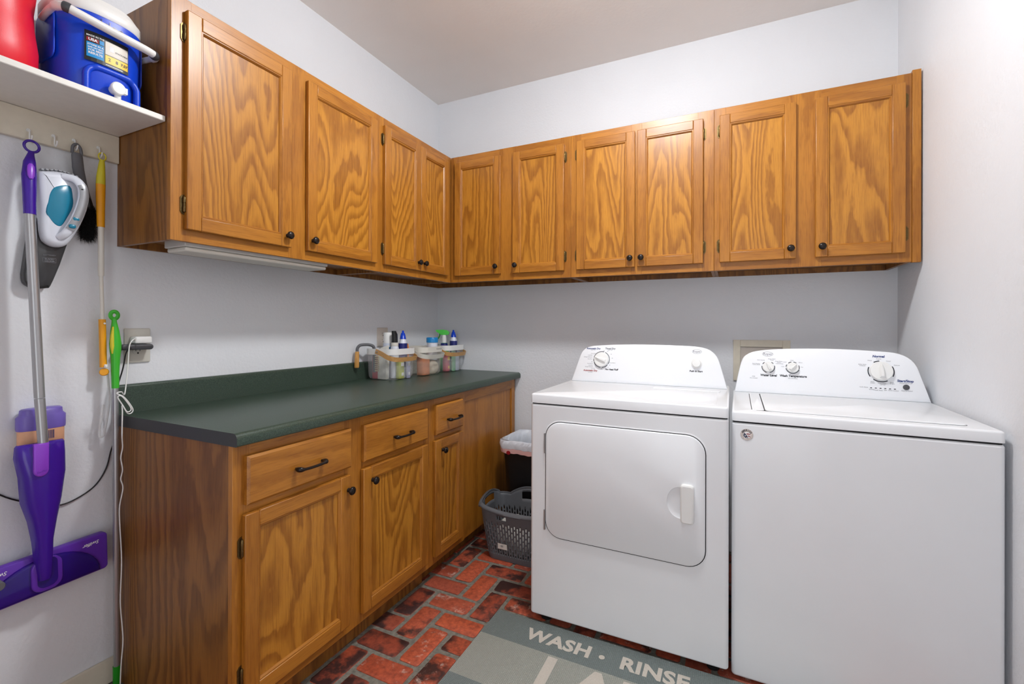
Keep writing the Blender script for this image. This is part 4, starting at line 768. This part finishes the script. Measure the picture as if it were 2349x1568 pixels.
m = B(loc); m.prism(rrect(-1.9845, -1.9765, 1.079, 1.090, 0.003, 3), 0.045, 0.055, 'x', 0, inset=0.002); m.lathe([(0.003, 0.045), (0.003, 0.0495), (0, 0.050)], axis='x', at=(0, -1.9835, 1.2255), seg=12); m.build('lock_button', 'white_plastic', t, smooth=0.7)
m = B(loc); P = smooth_path([(0.034, -1.9690, 1.056), (0.033, -1.9660, 1.02), (0.032, -1.9620, 0.978), (0.033, -1.9665, 0.93), (0.034, -1.9750, 0.875), (0.034, -1.9800, 0.852), (0.032, -1.9900, 0.853), (0.030, -1.9870, 0.89), (0.029, -1.9785, 0.955)], 5); m.tube(P, 0.0034, 8, sx=0.55); m.build('prongs', 'clear_strap', t, smooth=1.2)

# green handled mop pole leaning at the cabinet side
loc = (0.064, -1.955, 0.0); t = thing('broom_pole', 'tall silver pole with bright green grip and hanging loop, standing against the cabinet side', 'broom', loc)
m = B(loc); ringloop(m, 0.052, -1.9590, 1.2530, 0.0105, 0.0125, 0.0028, sx=2.2); taper(m, [(0.052, -1.9595, 1.2410, 0.0065, 0.006), (0.053, -1.9592, 1.230, 0.0072, 0.0075), (0.054, -1.9578, 1.20, 0.0120, 0.012), (0.055, -1.9568, 1.158, 0.0162, 0.016), (0.056, -1.9570, 1.135, 0.0152, 0.015), (0.057, -1.9573, 1.110, 0.0124, 0.0125), (0.058, -1.9580, 1.06, 0.0108, 0.011), (0.060, -1.9585, 1.0095, 0.0100, 0.0105)]); gp = m.build('grip', 'green', t, smooth=0.9)
m = B(loc); taper(m, [(0.061, -1.9660, 1.215, 0.002, 0.003), (0.062, -1.9690, 1.18, 0.005, 0.006), (0.0640, -1.9695, 1.15, 0.0055, 0.006), (0.063, -1.9685, 1.125, 0.002, 0.003)]); m.build('thumb_rest', 'yellow_green', gp, smooth=0.9)
m = B(loc); m.tube([(0.060, -1.9585, 1.010), (0.0640, -1.9530, 0.0800)], 0.0092, 14); m.build('pole', 'aluminium', t, smooth=0.9)
m = B(loc); taper(m, [(0.0640, -1.9530, 0.081, 0.0112, 0.0112), (0.0645, -1.9527, 0.02, 0.0112, 0.0112), (0.0645, -1.9527, 0.0005, 0.0095, 0.0095)]); m.build('green_foot', 'green_dark', t, smooth=0.9)

# ------------------------------------------------------------------ mesh baskets on the countertop
ZCT = 0.9143
def mesh_basket(label, x0, x1, y0, y1, mat, rim_mat, handle_mat, zt=1.090):
    cx_, cy_ = (x0 + x1) / 2, (y0 + y1) / 2; loc = (cx_, cy_, ZCT); t = thing('mesh_basket', label, 'basket', loc, 0, 'mesh baskets in a row on the countertop')
    m = B(loc); uvl = m.bm.loops.layers.uv.new('UVMap'); L = []; data = {}
    prof = [(0.034, 0.0), (0.024, 0.002), (0.014, 0.008), (0.008, 0.020), (0.006, 0.05), (0.003, zt - 0.032 - ZCT)]
    for ins, h in prof:
        P = rrect(x0 + ins, x1 - ins, y0 + ins, y1 - ins, max(0.012, 0.046 - ins * 0.5), 6); P.append(P[0]); row = []; acc = 0.0
        for i, (a, b) in enumerate(P):
            if i: acc += math.hypot(a - P[i - 1][0], b - P[i - 1][1])
            v_ = m.v((a, b, ZCT + h)); row.append(v_); data[v_] = (acc, h)
        L.append(row)
    for A_, B_ in zip(L, L[1:]):
        for i in range(len(A_) - 1):
            f = m.face([A_[i], A_[i + 1], B_[i + 1], B_[i]])
            for lp in f.loops: lp[uvl].uv = data[lp.vert]
    f = m.face(L[0][:-1])
    for lp in f.loops: lp[uvl].uv = (lp.vert.co.x, lp.vert.co.y)
    m.build('mesh_wall', mat, t, smooth=0.9, recalc=False)
    m = B(loc); O = [rrect(x0 - d_, x1 + d_, y0 - d_, y1 + d_, 0.047, 6) for d_ in (0.0, 0.0015, 0.0015, -0.0035, -0.0035)]; Z = [zt - 0.034, zt - 0.033, zt, zt, zt - 0.034]
    m.loft([[(a, b, z) for a, b in o_] for o_, z in zip(O, Z)] , cap=False); n_ = len(O[0])
    m.build('rim', rim_mat, t, smooth=0.5)
    if mat == 'wire_mesh_cream': m = B(loc); m.text('Grove Co', Matrix.Translation((x1 + 0.0019, cy_ + 0.045, zt - 0.014)) @ Matrix(((0, 0, 1), (1, 0, 0), (0, 1, 0))).to_4x4(), 0.013, 0); m.build('rim_lettering', 'print_black', t, smooth=0, recalc=False)
    m = B(loc); zp = zt - 0.016; P = smooth_path([(cx_ - 0.012, y0 - 0.004, zp + 0.003), (cx_ + 0.03, y0 - 0.005, zp - 0.010), (x1 - 0.030, y0 - 0.004, zp - 0.030), (x1 + 0.002, y0 + 0.012, zp - 0.040), (x1 + 0.012, y0 + 0.045, zp - 0.043), (x1 + 0.013, cy_, zp - 0.044), (x1 + 0.012, y1 - 0.045, zp - 0.043), (x1 + 0.002, y1 - 0.012, zp - 0.040), (x1 - 0.030, y1 + 0.004, zp - 0.030), (cx_ + 0.03, y1 + 0.005, zp - 0.010), (cx_ - 0.012, y1 + 0.004, zp + 0.003)], 5)
    N = []
    for i, p in enumerate(P):
        d_ = P[min(i + 1, len(P) - 1)] - P[max(i - 1, 0)]; N.append(Vector((d_.y, -d_.x, 0)).normalized())
    m.strip(P, N, (0.007, 0, 0.025), 0.003); h_ = m.build('carry_handle', handle_mat, t, smooth=0.6)
    for y_, s_ in ((y0 - 0.0075, -1), (y1 + 0.0075, 1)): m = B(loc); m.lathe([(0.0048, 0.0), (0.0048, 0.0012), (0.003, 0.002), (0, 0.002)], axis='y', at=(cx_, y_ if s_ < 0 else y_ - 0.002, zp), seg=14); m.build('rivet', 'steel', h_, smooth=0.6)
    return t
mesh_basket('white wire mesh basket with wooden handle and a scrub brush hooked over it', 0.035, 0.245, -0.780, -0.560, 'wire_mesh_white', 'white_plastic', 'bamboo')
mesh_basket('cream wire mesh basket with cream handle, between the two white mesh baskets', 0.045, 0.262, -0.520, -0.300, 'wire_mesh_cream', 'offwhite_plastic', 'offwhite_plastic')
mesh_basket('white wire mesh basket with wooden handle, pushed into the room corner', 0.045, 0.255, -0.245, -0.025, 'wire_mesh_white', 'white_plastic', 'bamboo')
ZI = ZCT + 0.0035
def bottle(name, label, cat, x, y, group, parts, rz=0):
    """parts: (name, material, profile (r, z above the basket floor), sx, sy)"""
    loc = (x, y, ZI); t = thing(name, label, cat, loc, rz, group)
    for nm, mt, prof, a_, b_ in parts: MB().lathe(prof, seg=24, sx=a_, sy=b_).build(nm, mt, t, smooth=0.7)
    return t
G = 'cleaning bottles in the baskets'
bottle('spray_can', 'white spray can with pale blue band beside the black pump bottle', 'bottle', 0.105, -0.652, G, [
    ('body', 'pale_pack', [(0.030, 0), (0.030, 0.195), (0.0285, 0.20), (0, 0.20)], 1, 1), ('blue_band', 'lid_blue', [(0.0304, 0.165), (0.0304, 0.178)], 1, 1), ('cap', 'white_plastic', [(0.0285, 0.2003), (0.0285, 0.255), (0.026, 0.262), (0, 0.263)], 1, 1)])
t = bottle('pump_bottle', 'clear white bottle with a black spray pump, in the basket farthest from the corner', 'bottle', 0.165, -0.668, G, [
    ('body', 'vac_white', [(0.024, 0), (0.024, 0.17), (0.020, 0.185), (0.0, 0.186)], 1, 1), ('collar', 'offwhite_plastic', [(0.0205, 0.1862), (0.0205, 0.205), (0, 0.205)], 1, 1)])
m = MB(); m.loft([[(a * 0.016, b * 0.016, 0.2053) for a, b in oval(0, 0, 1, 1, 16, 3)], [(a * 0.015, b * 0.016, 0.232) for a, b in oval(0, 0, 1, 1, 16, 3)], [(a * 0.013 - 0.002, b * 0.017 + 0.002, 0.252) for a, b in oval(0, 0, 1, 1, 16, 3)], [(a * 0.010 - 0.002, b * 0.012 - 0.006, 0.272) for a, b in oval(0, 0, 1, 1, 16, 3)]]); m.build('pump_head', 'black_plastic', t, smooth=0.7)
def toilet_bottle(label, x, y, rz):
    t = bottle('cleaner_bottle', label, 'bottle', x, y, G, [('body', 'vac_white', [(0.034, 0), (0.035, 0.01), (0.035, 0.180), (0.033, 0.20), (0.022, 0.224), (0.0, 0.2242)], 1, 0.72), ('label_band', 'navy', [(0.0354, 0.06), (0.0354, 0.196), (0.0338, 0.2)], 1, 0.74)], rz)
    m = MB(); m.loft([[(0.021 * math.cos(q) + dx_, 0.019 * math.sin(q), z) if k_ == 1 else (0.021 * k_ * math.cos(q) + dx_, 0.019 * k_ * math.sin(q), z) for q in [2 * PI * i / 18 for i in range(18)]] for z, k_, dx_ in ((0.2243, 1.0, 0.0), (0.240, 0.85, -0.003), (0.256, 0.62, -0.008), (0.262, 0.36, -0.010), (0.272, 0.30, -0.012), (0.274, 0.1, -0.012))]); m.build('angled_cap', 'cap_blue', t, smooth=0.9); return t
toilet_bottle('white cleaner bottle with blue angled cap, in the basket farthest from the corner', 0.180, -0.613, -0.9)
toilet_bottle('white cleaner bottle with blue angled cap, beside the green trigger sprayer', 0.196, -0.092, -0.9)
t = bottle('spray_bottle', 'trigger spray bottle with green head and navy label, in the corner basket', 'bottle', 0.150, -0.138, G, [
    ('body', 'spray_green', [(0.031, 0), (0.033, 0.01), (0.033, 0.11), (0.028, 0.15), (0.020, 0.185), (0.0, 0.186)], 1, 0.8), ('label_band', 'navy', [(0.0285, 0.150), (0.0255, 0.168), (0.0225, 0.184)], 1, 0.85), ('collar', 'white_plastic', [(0.016, 0.1863), (0.016, 0.215), (0.013, 0.235), (0.013, 0.24)], 1, 1)], math.radians(205))
m = MB(); m.prism([(-0.030, 0.240), (0.018, 0.240), (0.052, 0.262), (0.056, 0.266), (0.054, 0.274), (0.01, 0.276), (-0.020, 0.272), (-0.038, 0.258)], -0.011, 0.011, 'y', 0, inset=0.004); m.build('spray_head', 'spray_green', t, smooth=0.6)
m = MB(); m.tube(smooth_path([(0.030, 0, 0.250), (0.030, 0, 0.238), (0.036, 0, 0.222), (0.044, 0, 0.212)], 4), 0.0045, 8); m.build('trigger', 'green_dark', t, smooth=0.9)
bottle('tub', 'white tub with a wide blue lid in the cream basket', 'tub', 0.203, -0.352, None, [('body', 'vac_white', [(0.032, 0.087), (0.034, 0.09), (0.034, 0.196), (0, 0.196)], 1, 1), ('lid', 'lid_blue', [(0.037, 0.1963), (0.037, 0.224), (0.034, 0.228), (0, 0.229)], 1, 1)])
def packet(name, label, cat, x0, x1, y0, y1, h, mat, print_=None, soft=0.02, group=None):
    loc = ((x0 + x1) / 2, (y0 + y1) / 2, ZI); t = thing(name, label, cat, loc, 0, group); a, b = (x1 - x0) / 2, (y1 - y0) / 2
    m = MB(); m.loft([[(x, y, z) for x, y in oval(0, 0, a * k, b * k, 24, 4)] for z, k in ((0, 0.9), (0.004, 1), (h - 0.006, 1), (h, 0.94))]); m.build('body', mat, t, smooth=0.8)
    if print_: m = MB(); m.box(a - 0.0005, a + 0.0008, -b * 0.55, b * 0.6, h * 0.62, h * 0.80); m.box(a - 0.0005, a + 0.0008, -b * 0.3, b * 0.5, h * 0.15, h * 0.30); m.build('print_panel', print_, t, smooth=0)
    return t
def cloth(name, label, mat, x, y, z, a, b, h, seed):
    rg = random.Random(seed); loc = (x, y, z); m = MB(); rings = []
    for k in range(9):
        q = k / 8; zz = h * q; s_ = math.sin(PI * (0.12 + 0.86 * q)) ** 0.5
        rings.append([(a * s_ * (1 + 0.10 * math.sin(3 * u + seed + 2 * q) + 0.06 * math.sin(7 * u + 5 * q * seed)) * math.cos(u), b * s_ * (1 + 0.10 * math.sin(4 * u + seed * 2 + 3 * q) + rg.uniform(-0.03, 0.03)) * math.sin(u), zz) for u in [2 * PI * i / 28 for i in range(28)]])
    m.loft(rings); o = m.build(name, mat, None, smooth=1.2); o.location = loc; return tag(o, label, 'cloth')
packet('soap_box', 'lime green box of tablets behind the wire of the basket farthest from the corner', 'box', 0.190, 0.2230, -0.692, -0.648, 0.115, 'lime', 'print_white')
packet('soap_box', 'pale lilac box in the first basket, right beside the lime green box', 'box', 0.2180, 0.2320, -0.638, -0.605, 0.115, 'lilac_pack', 'print_white')
packet('refill_pouch', 'pink refill pouch near the brush end of the white mesh basket', 'pouch', 0.060, 0.13, -0.745, -0.705, 0.13, 'pink_red')
m = MB(); m.loft([[(0.03, -0.012, 0), (0.03, 0.012, 0), (-0.03, 0.012, 0), (-0.03, -0.012, 0)], [(0.032, -0.015, 0.14), (0.032, 0.015, 0.14), (-0.03, 0.012, 0.15), (-0.03, -0.012, 0.15)], [(0.035, 0.0, 0.192), (0.035, 0.004, 0.192), (-0.02, 0.003, 0.176), (-0.02, 0.0, 0.176)]])
o = m.build('wipes_packet', 'white_cloth', None, smooth=0.5); o.location = (0.140, -0.735, ZI); tag(o, 'crumpled white packet poking up beside the grey brush handle', 'packet')
packet('sponge_pack', 'orange cloth bundle in the cream mesh basket', 'cloth', 0.178, 0.236, -0.488, -0.412, 0.118, 'orange_cloth')
cloth('cleaning_cloth', 'cream folded cleaning cloth at the bottom of the cream basket', 'cream_cloth', 0.205, -0.360, ZI, 0.038, 0.050, 0.085, 4)
packet('pod_pouch', 'red and orange printed pouch in the corner basket', 'pouch', 0.184, 0.222, -0.212, -0.170, 0.120, 'pink_red', 'sticker_yellow')
packet('refill_pouch', 'mint green pouch in the corner basket beside the red printed pouch', 'pouch', 0.2230, 0.2400, -0.166, -0.130, 0.135, 'mint_pack')
packet('refill_pouch', 'pale blue pack at the wall side of the corner basket', 'pouch', 0.2250, 0.2400, -0.124, -0.086, 0.115, 'pale_pack')
m = MB(); m.prism([(-0.012, 0.0), (0.012, 0.0), (0.014, 0.15), (0.006, 0.195), (-0.004, 0.182), (-0.012, 0.15)], -0.006, 0.006, 'x', 0, inset=0.002); o = m.build('duster_sleeve', 'orange', None, smooth=0.5); o.location = (0.178, -0.5725, ZI); tag(o, 'orange plastic piece sticking up between the first basket and the cream basket', 'plastic piece')
# scrubbing brush hooked over the rim
loc = (0.10, -0.80, 1.00); t = thing('scrub_brush', 'brush with wooden grip and grey curved neck hooked over the first mesh basket', 'brush', loc)
m = B(loc); taper(m, [(0.036, -0.8350, 0.985, 0.0115, 0.0115), (0.037, -0.8350, 0.990, 0.0135, 0.0135), (0.037, -0.8340, 1.03, 0.0125, 0.0125), (0.038, -0.8330, 1.075, 0.0110, 0.0110)]); m.build('wooden_grip', 'beech', t, smooth=0.9)
m = B(loc); m.tube(smooth_path([(0.038, -0.8330, 1.076), (0.039, -0.8310, 1.094), (0.046, -0.8210, 1.109), (0.058, -0.8020, 1.113), (0.072, -0.778, 1.112), (0.084, -0.758, 1.104), (0.088, -0.752, 1.085), (0.089, -0.7505, 1.06)], 4), 0.0085, 10); m.build('curved_neck', 'grey_rubber', t, smooth=1.2)
m = B(loc); m.box(0.080, 0.098, -0.758, -0.746, 0.955, 1.060); hd = m.build('brush_head', 'grey_rubber', t, bevel=0.004)
for i in range(8):
    for j_ in range(2): m = B(loc); m.lathe([(0.0035, 0.0), (0.0045, 0.022), (0, 0.022)], axis='x', at=(0.0985, -0.7555 + j_ * 0.007, 0.965 + i * 0.0115), seg=8); m.build('bristle_tuft', 'bristle_tan', hd, smooth=0.8)

# ------------------------------------------------------------------ trash can and laundry basket
tx0, tx1, ty0, ty1, tz = 0.698, 1.010, -0.392, -0.075, 0.555
loc = ((tx0 + tx1) / 2, (ty0 + ty1) / 2, 0); t = thing('trash_can', 'black bin with a white liner folded over its rim, between cabinet and dryer', 'bin', loc)
m = B(loc); m.loft([[(a, b, z) for a, b in rrect(tx0 + i, tx1 - i, ty0 + i, ty1 - i, 0.05, 6)] for i, z in ((0.045, 0.0005), (0.042, 0.006), (0.010, tz - 0.04), (0.004, tz - 0.012), (0.004, tz), (0.010, tz), (0.016, tz - 0.05), (0.045, 0.02))]); m.build('bin_body', 'black_plastic', t, smooth=0.8)
loc2 = (loc[0], loc[1], tz); t = thing('bin_liner', 'white plastic liner with pink drawstring band hanging over the black bin rim', 'bin liner', loc2)
def wob(P, amp, z, zamp, seed):
    Q = []
    for (a, b), (c_, d_) in zip(P, P[1:] + P[:1]):
        k = max(1, int(math.hypot(c_ - a, d_ - b) / 0.009)); Q += [(a + (c_ - a) * i / k, b + (d_ - b) * i / k) for i in range(k)]
    while len(Q) < 150: Q.append(Q[-1])
    out = []
    for i, (a, b) in enumerate(Q[:150]):
        g = 1 + amp * (math.sin(i * 0.9 + seed * 2) + 0.7 * math.sin(i * 2.3 + seed)); out.append((loc[0] + (a - loc[0]) * g, loc[1] + (b - loc[1]) * g, z + zamp * math.sin(i * 0.45 + seed) + zamp * 0.6 * math.sin(i * 1.3 + seed)))
    return out
m = B(loc2); R_ = lambda i: rrect(tx0 + i, tx1 - i, ty0 + i, ty1 - i, 0.05, 8)
m.loft([wob(R_(-0.004), 0.004, tz - 0.040, 0.002, 1), wob(R_(-0.007), 0.006, tz - 0.018, 0.002, 2), wob(R_(-0.004), 0.004, tz + 0.003, 0.001, 3), wob(R_(0.004), 0.003, tz + 0.007, 0.001, 3), wob(R_(0.014), 0.006, tz + 0.001, 0.002, 5), wob(R_(0.022), 0.014, tz - 0.06, 0.006, 1), wob(R_(0.03), 0.02, tz - 0.2, 0.01, 2)], cap=False); ln = m.build('liner_fold', 'liner', t, smooth=1.2)
m = B(loc2); m.loft([wob(R_(-0.0015), 0, tz - 0.066, 0.002, 2), wob(R_(-0.0035), 0, tz - 0.052, 0.002, 2), wob(R_(-0.004), 0, tz - 0.0405, 0.002, 1)], cap=False); m.build('drawstring_band', 'liner_pink', t, smooth=1.2)
m = B(loc2); m.prism(oval(0.765, tz - 0.062, 0.013, 0.011, 20, 2.0), -ty0 + 0.0035, -ty0 + 0.0048, 'y'); m.build('drawstring_tab', 'flag_red', t, smooth=0)
# grey laundry basket: perforated walls
lx0, lx1, ly0, ly1 = 0.712, 1.134, -0.668, -0.420
loc = ((lx0 + lx1) / 2, (ly0 + ly1) / 2, 0); t = thing('laundry_basket', 'grey plastic laundry basket with slotted sides, on the brick floor beside the dryer', 'laundry basket', loc)
def lrim(x, y):
    """rim height round the basket: raised grips at the back and at both ends"""
    h = 0.284; u = (x - lx0) / (lx1 - lx0); v_ = (y - ly0) / (ly1 - ly0)
    if x < lx0 + 0.02: h += 0.034 * max(0.0, math.sin(PI * min(1, max(0, (v_ - 0.15) / 0.8)))) ** 0.7
    if y > ly1 - 0.02: h += 0.050 * max(0.0, math.sin(PI * min(1, max(0, (u - 0.2) / 0.6)))) ** 0.8
    if y < ly0 + 0.02: h += 0.018 * (1 - math.sin(PI * u)) ** 2 - 0.012 * math.sin(PI * u)
    return h
NS = 360
def lplan(i0, k=0.055):
    P = rrect(lx0 + i0, lx1 - i0, ly0 + i0, ly1 - i0, k, 10); P.append(P[0]); S_ = [0.0]
    for a, b in zip(P, P[1:]): S_.append(S_[-1] + math.hypot(b[0] - a[0], b[1] - a[1]))
    out = []; j_ = 0
    for i in range(NS):
        s_ = S_[-1] * i / NS
        while S_[j_ + 1] < s_: j_ += 1
        f = (s_ - S_[j_]) / max(1e-9, S_[j_ + 1] - S_[j_]); out.append((P[j_][0] + (P[j_ + 1][0] - P[j_][0]) * f, P[j_][1] + (P[j_ + 1][1] - P[j_][1]) * f))
    return out
NZ = 30; bot, top = lplan(0.036), lplan(0.004); TOPH = [lrim(a, b) - 0.012 for a, b in top]
m = B(loc); L = []
for k in range(NZ + 1):
    q = k / NZ; L.append([m.v((bot[i][0] + (top[i][0] - bot[i][0]) * q ** 0.9, bot[i][1] + (top[i][1] - bot[i][1]) * q ** 0.9, 0.002 + q * (0.250 if k <= 24 else 0.250) * (TOPH[i] / 0.250 if k > 24 else 1.0) if k <= 24 else 0.002 + 0.2 + (k - 24) / 6 * (TOPH[i] - 0.202))) for i in range(NS)])
for k in range(NZ):
    for i in range(NS):
        ci = i // 5; hole = False
        if 4 <= k < 24 and i % 5 < 2:
            hole = ((k - 4 + (2 if ci % 2 else 0)) % 4) < 3
        z_mid = (k + 0.5) / NZ
        x_, y_ = top[i]
        if k >= 27 and k < 29 and ((x_ < lx0 + 0.012 and abs((y_ - ly0) / (ly1 - ly0) - 0.55) < 0.22) or (y_ > ly1 - 0.012 and abs((x_ - lx0) / (lx1 - lx0) - 0.5) < 0.13)): hole = True
        if k in (26, 27) and y_ < ly0 + 0.012 and abs(x_ - 0.850) < 0.028: hole = True
        if not hole: m.face([L[k][i], L[k][(i + 1) % NS], L[k + 1][(i + 1) % NS], L[k + 1][i]])
m.face(L[0]); wl = m.build('slotted_wall', 'basket_grey', t, smooth=0.9, solid=0.0022)
m = B(loc); RR = []
for d_, dz in ((0.0, -0.006), (0.012, -0.012), (0.016, -0.008), (0.012, 0.0), (-0.002, 0.006), (-0.004, 0.0)): RR.append([(top[i][0] + (top[i][0] - loc[0]) / max(0.1, math.hypot(top[i][0] - loc[0], top[i][1] - loc[1])) * d_, top[i][1] + (top[i][1] - loc[1]) / max(0.1, math.hypot(top[i][0] - loc[0], top[i][1] - loc[1])) * d_, TOPH[i] + 0.004 + dz) for i in range(0, NS, 2)])
m.loft(RR + [RR[0]], cap=False); m.build('rim', 'basket_grey', t, smooth=1.2)
m2 = MB(); m2.T = lambda p: Vector(p) - Vector(loc)
yb = lambda z: ly0 + 0.036 - 0.032 * (max(0.0, (z - 0.002) / 0.25)) ** 0.9 - 0.0018
def tagq(mb, x0, x1, z0, z1, d, mi): mb.face([mb.v((x0, yb(z0) - d, z0)), mb.v((x1, yb(z0) - d, z0)), mb.v((x1, yb(z1) - d, z1)), mb.v((x0, yb(z1) - d, z1))], mi)
tagq(m2, 0.826, 0.880, 0.066, 0.096, 0.0006, 0)
for i in range(7): tagq(m2, 0.843 + i * 0.0022, 0.843 + i * 0.0022 + (0.0012 if i % 2 else 0.0007), 0.077, 0.088, 0.0010, 1)
m2.build('price_tag', ['white_cloth', 'print_black'], t, smooth=0, recalc=False)
cloth('laundry_cloth', 'white crumpled cloth seen through the slots of the grey laundry basket', 'white_cloth', 0.885, -0.546, 0.006, 0.105, 0.066, 0.205, 3)
cloth('laundry_cloth', 'blue crumpled cloth beside the white one in the grey laundry basket', 'blue_cloth', 1.032, -0.546, 0.006, 0.032, 0.055, 0.14, 5)

# ------------------------------------------------------------------ laundry rug with woven lettering
rx0, rx1, ry0, ry1 = 1.020, 2.250, -1.880, -1.013
loc = (rx0, ry0 + (ry1 - ry0), 0.0)
t = thing('laundry_rug', 'grey green striped rug with pale lettering, in front of the dryer and washer', 'rug', loc)
m = B(loc); m.prism(rrect(rx0, rx1, ry0, ry1, 0.010, 3), 0.0005, 0.009, 'z', 0, inset=0.003); m.build('pile', 'rug_pile', t, smooth=0.6)
m = B(loc)
def rtext(tx, xc, yc, size, off, space=1.0): m.text(tx, Matrix.Translation((xc, yc, 0.0096)), size, 0, 'LEFT', off, 0.0, space)
rtext('WASH', 1.192, -1.102, 0.086, 0.0034, 1.06)
rtext('RINSE', 1.556, -1.102, 0.086, 0.0034, 1.06)
rtext('DRY', 1.930, -1.102, 0.086, 0.0034, 1.06)
for xc in (1.490, 1.868): m.lathe([(0.011, 0.0094), (0.011, 0.0098), (0, 0.0098)], at=(xc, -1.104, 0), seg=16)
m.text('LAUNDRY', Matrix.Translation((1.300, -1.285, 0.0096)), 0.250, 0, 'LEFT', 0.006, 0.0, 0.95)
m.build('lettering', 'rug_letter', t, smooth=0, recalc=False)
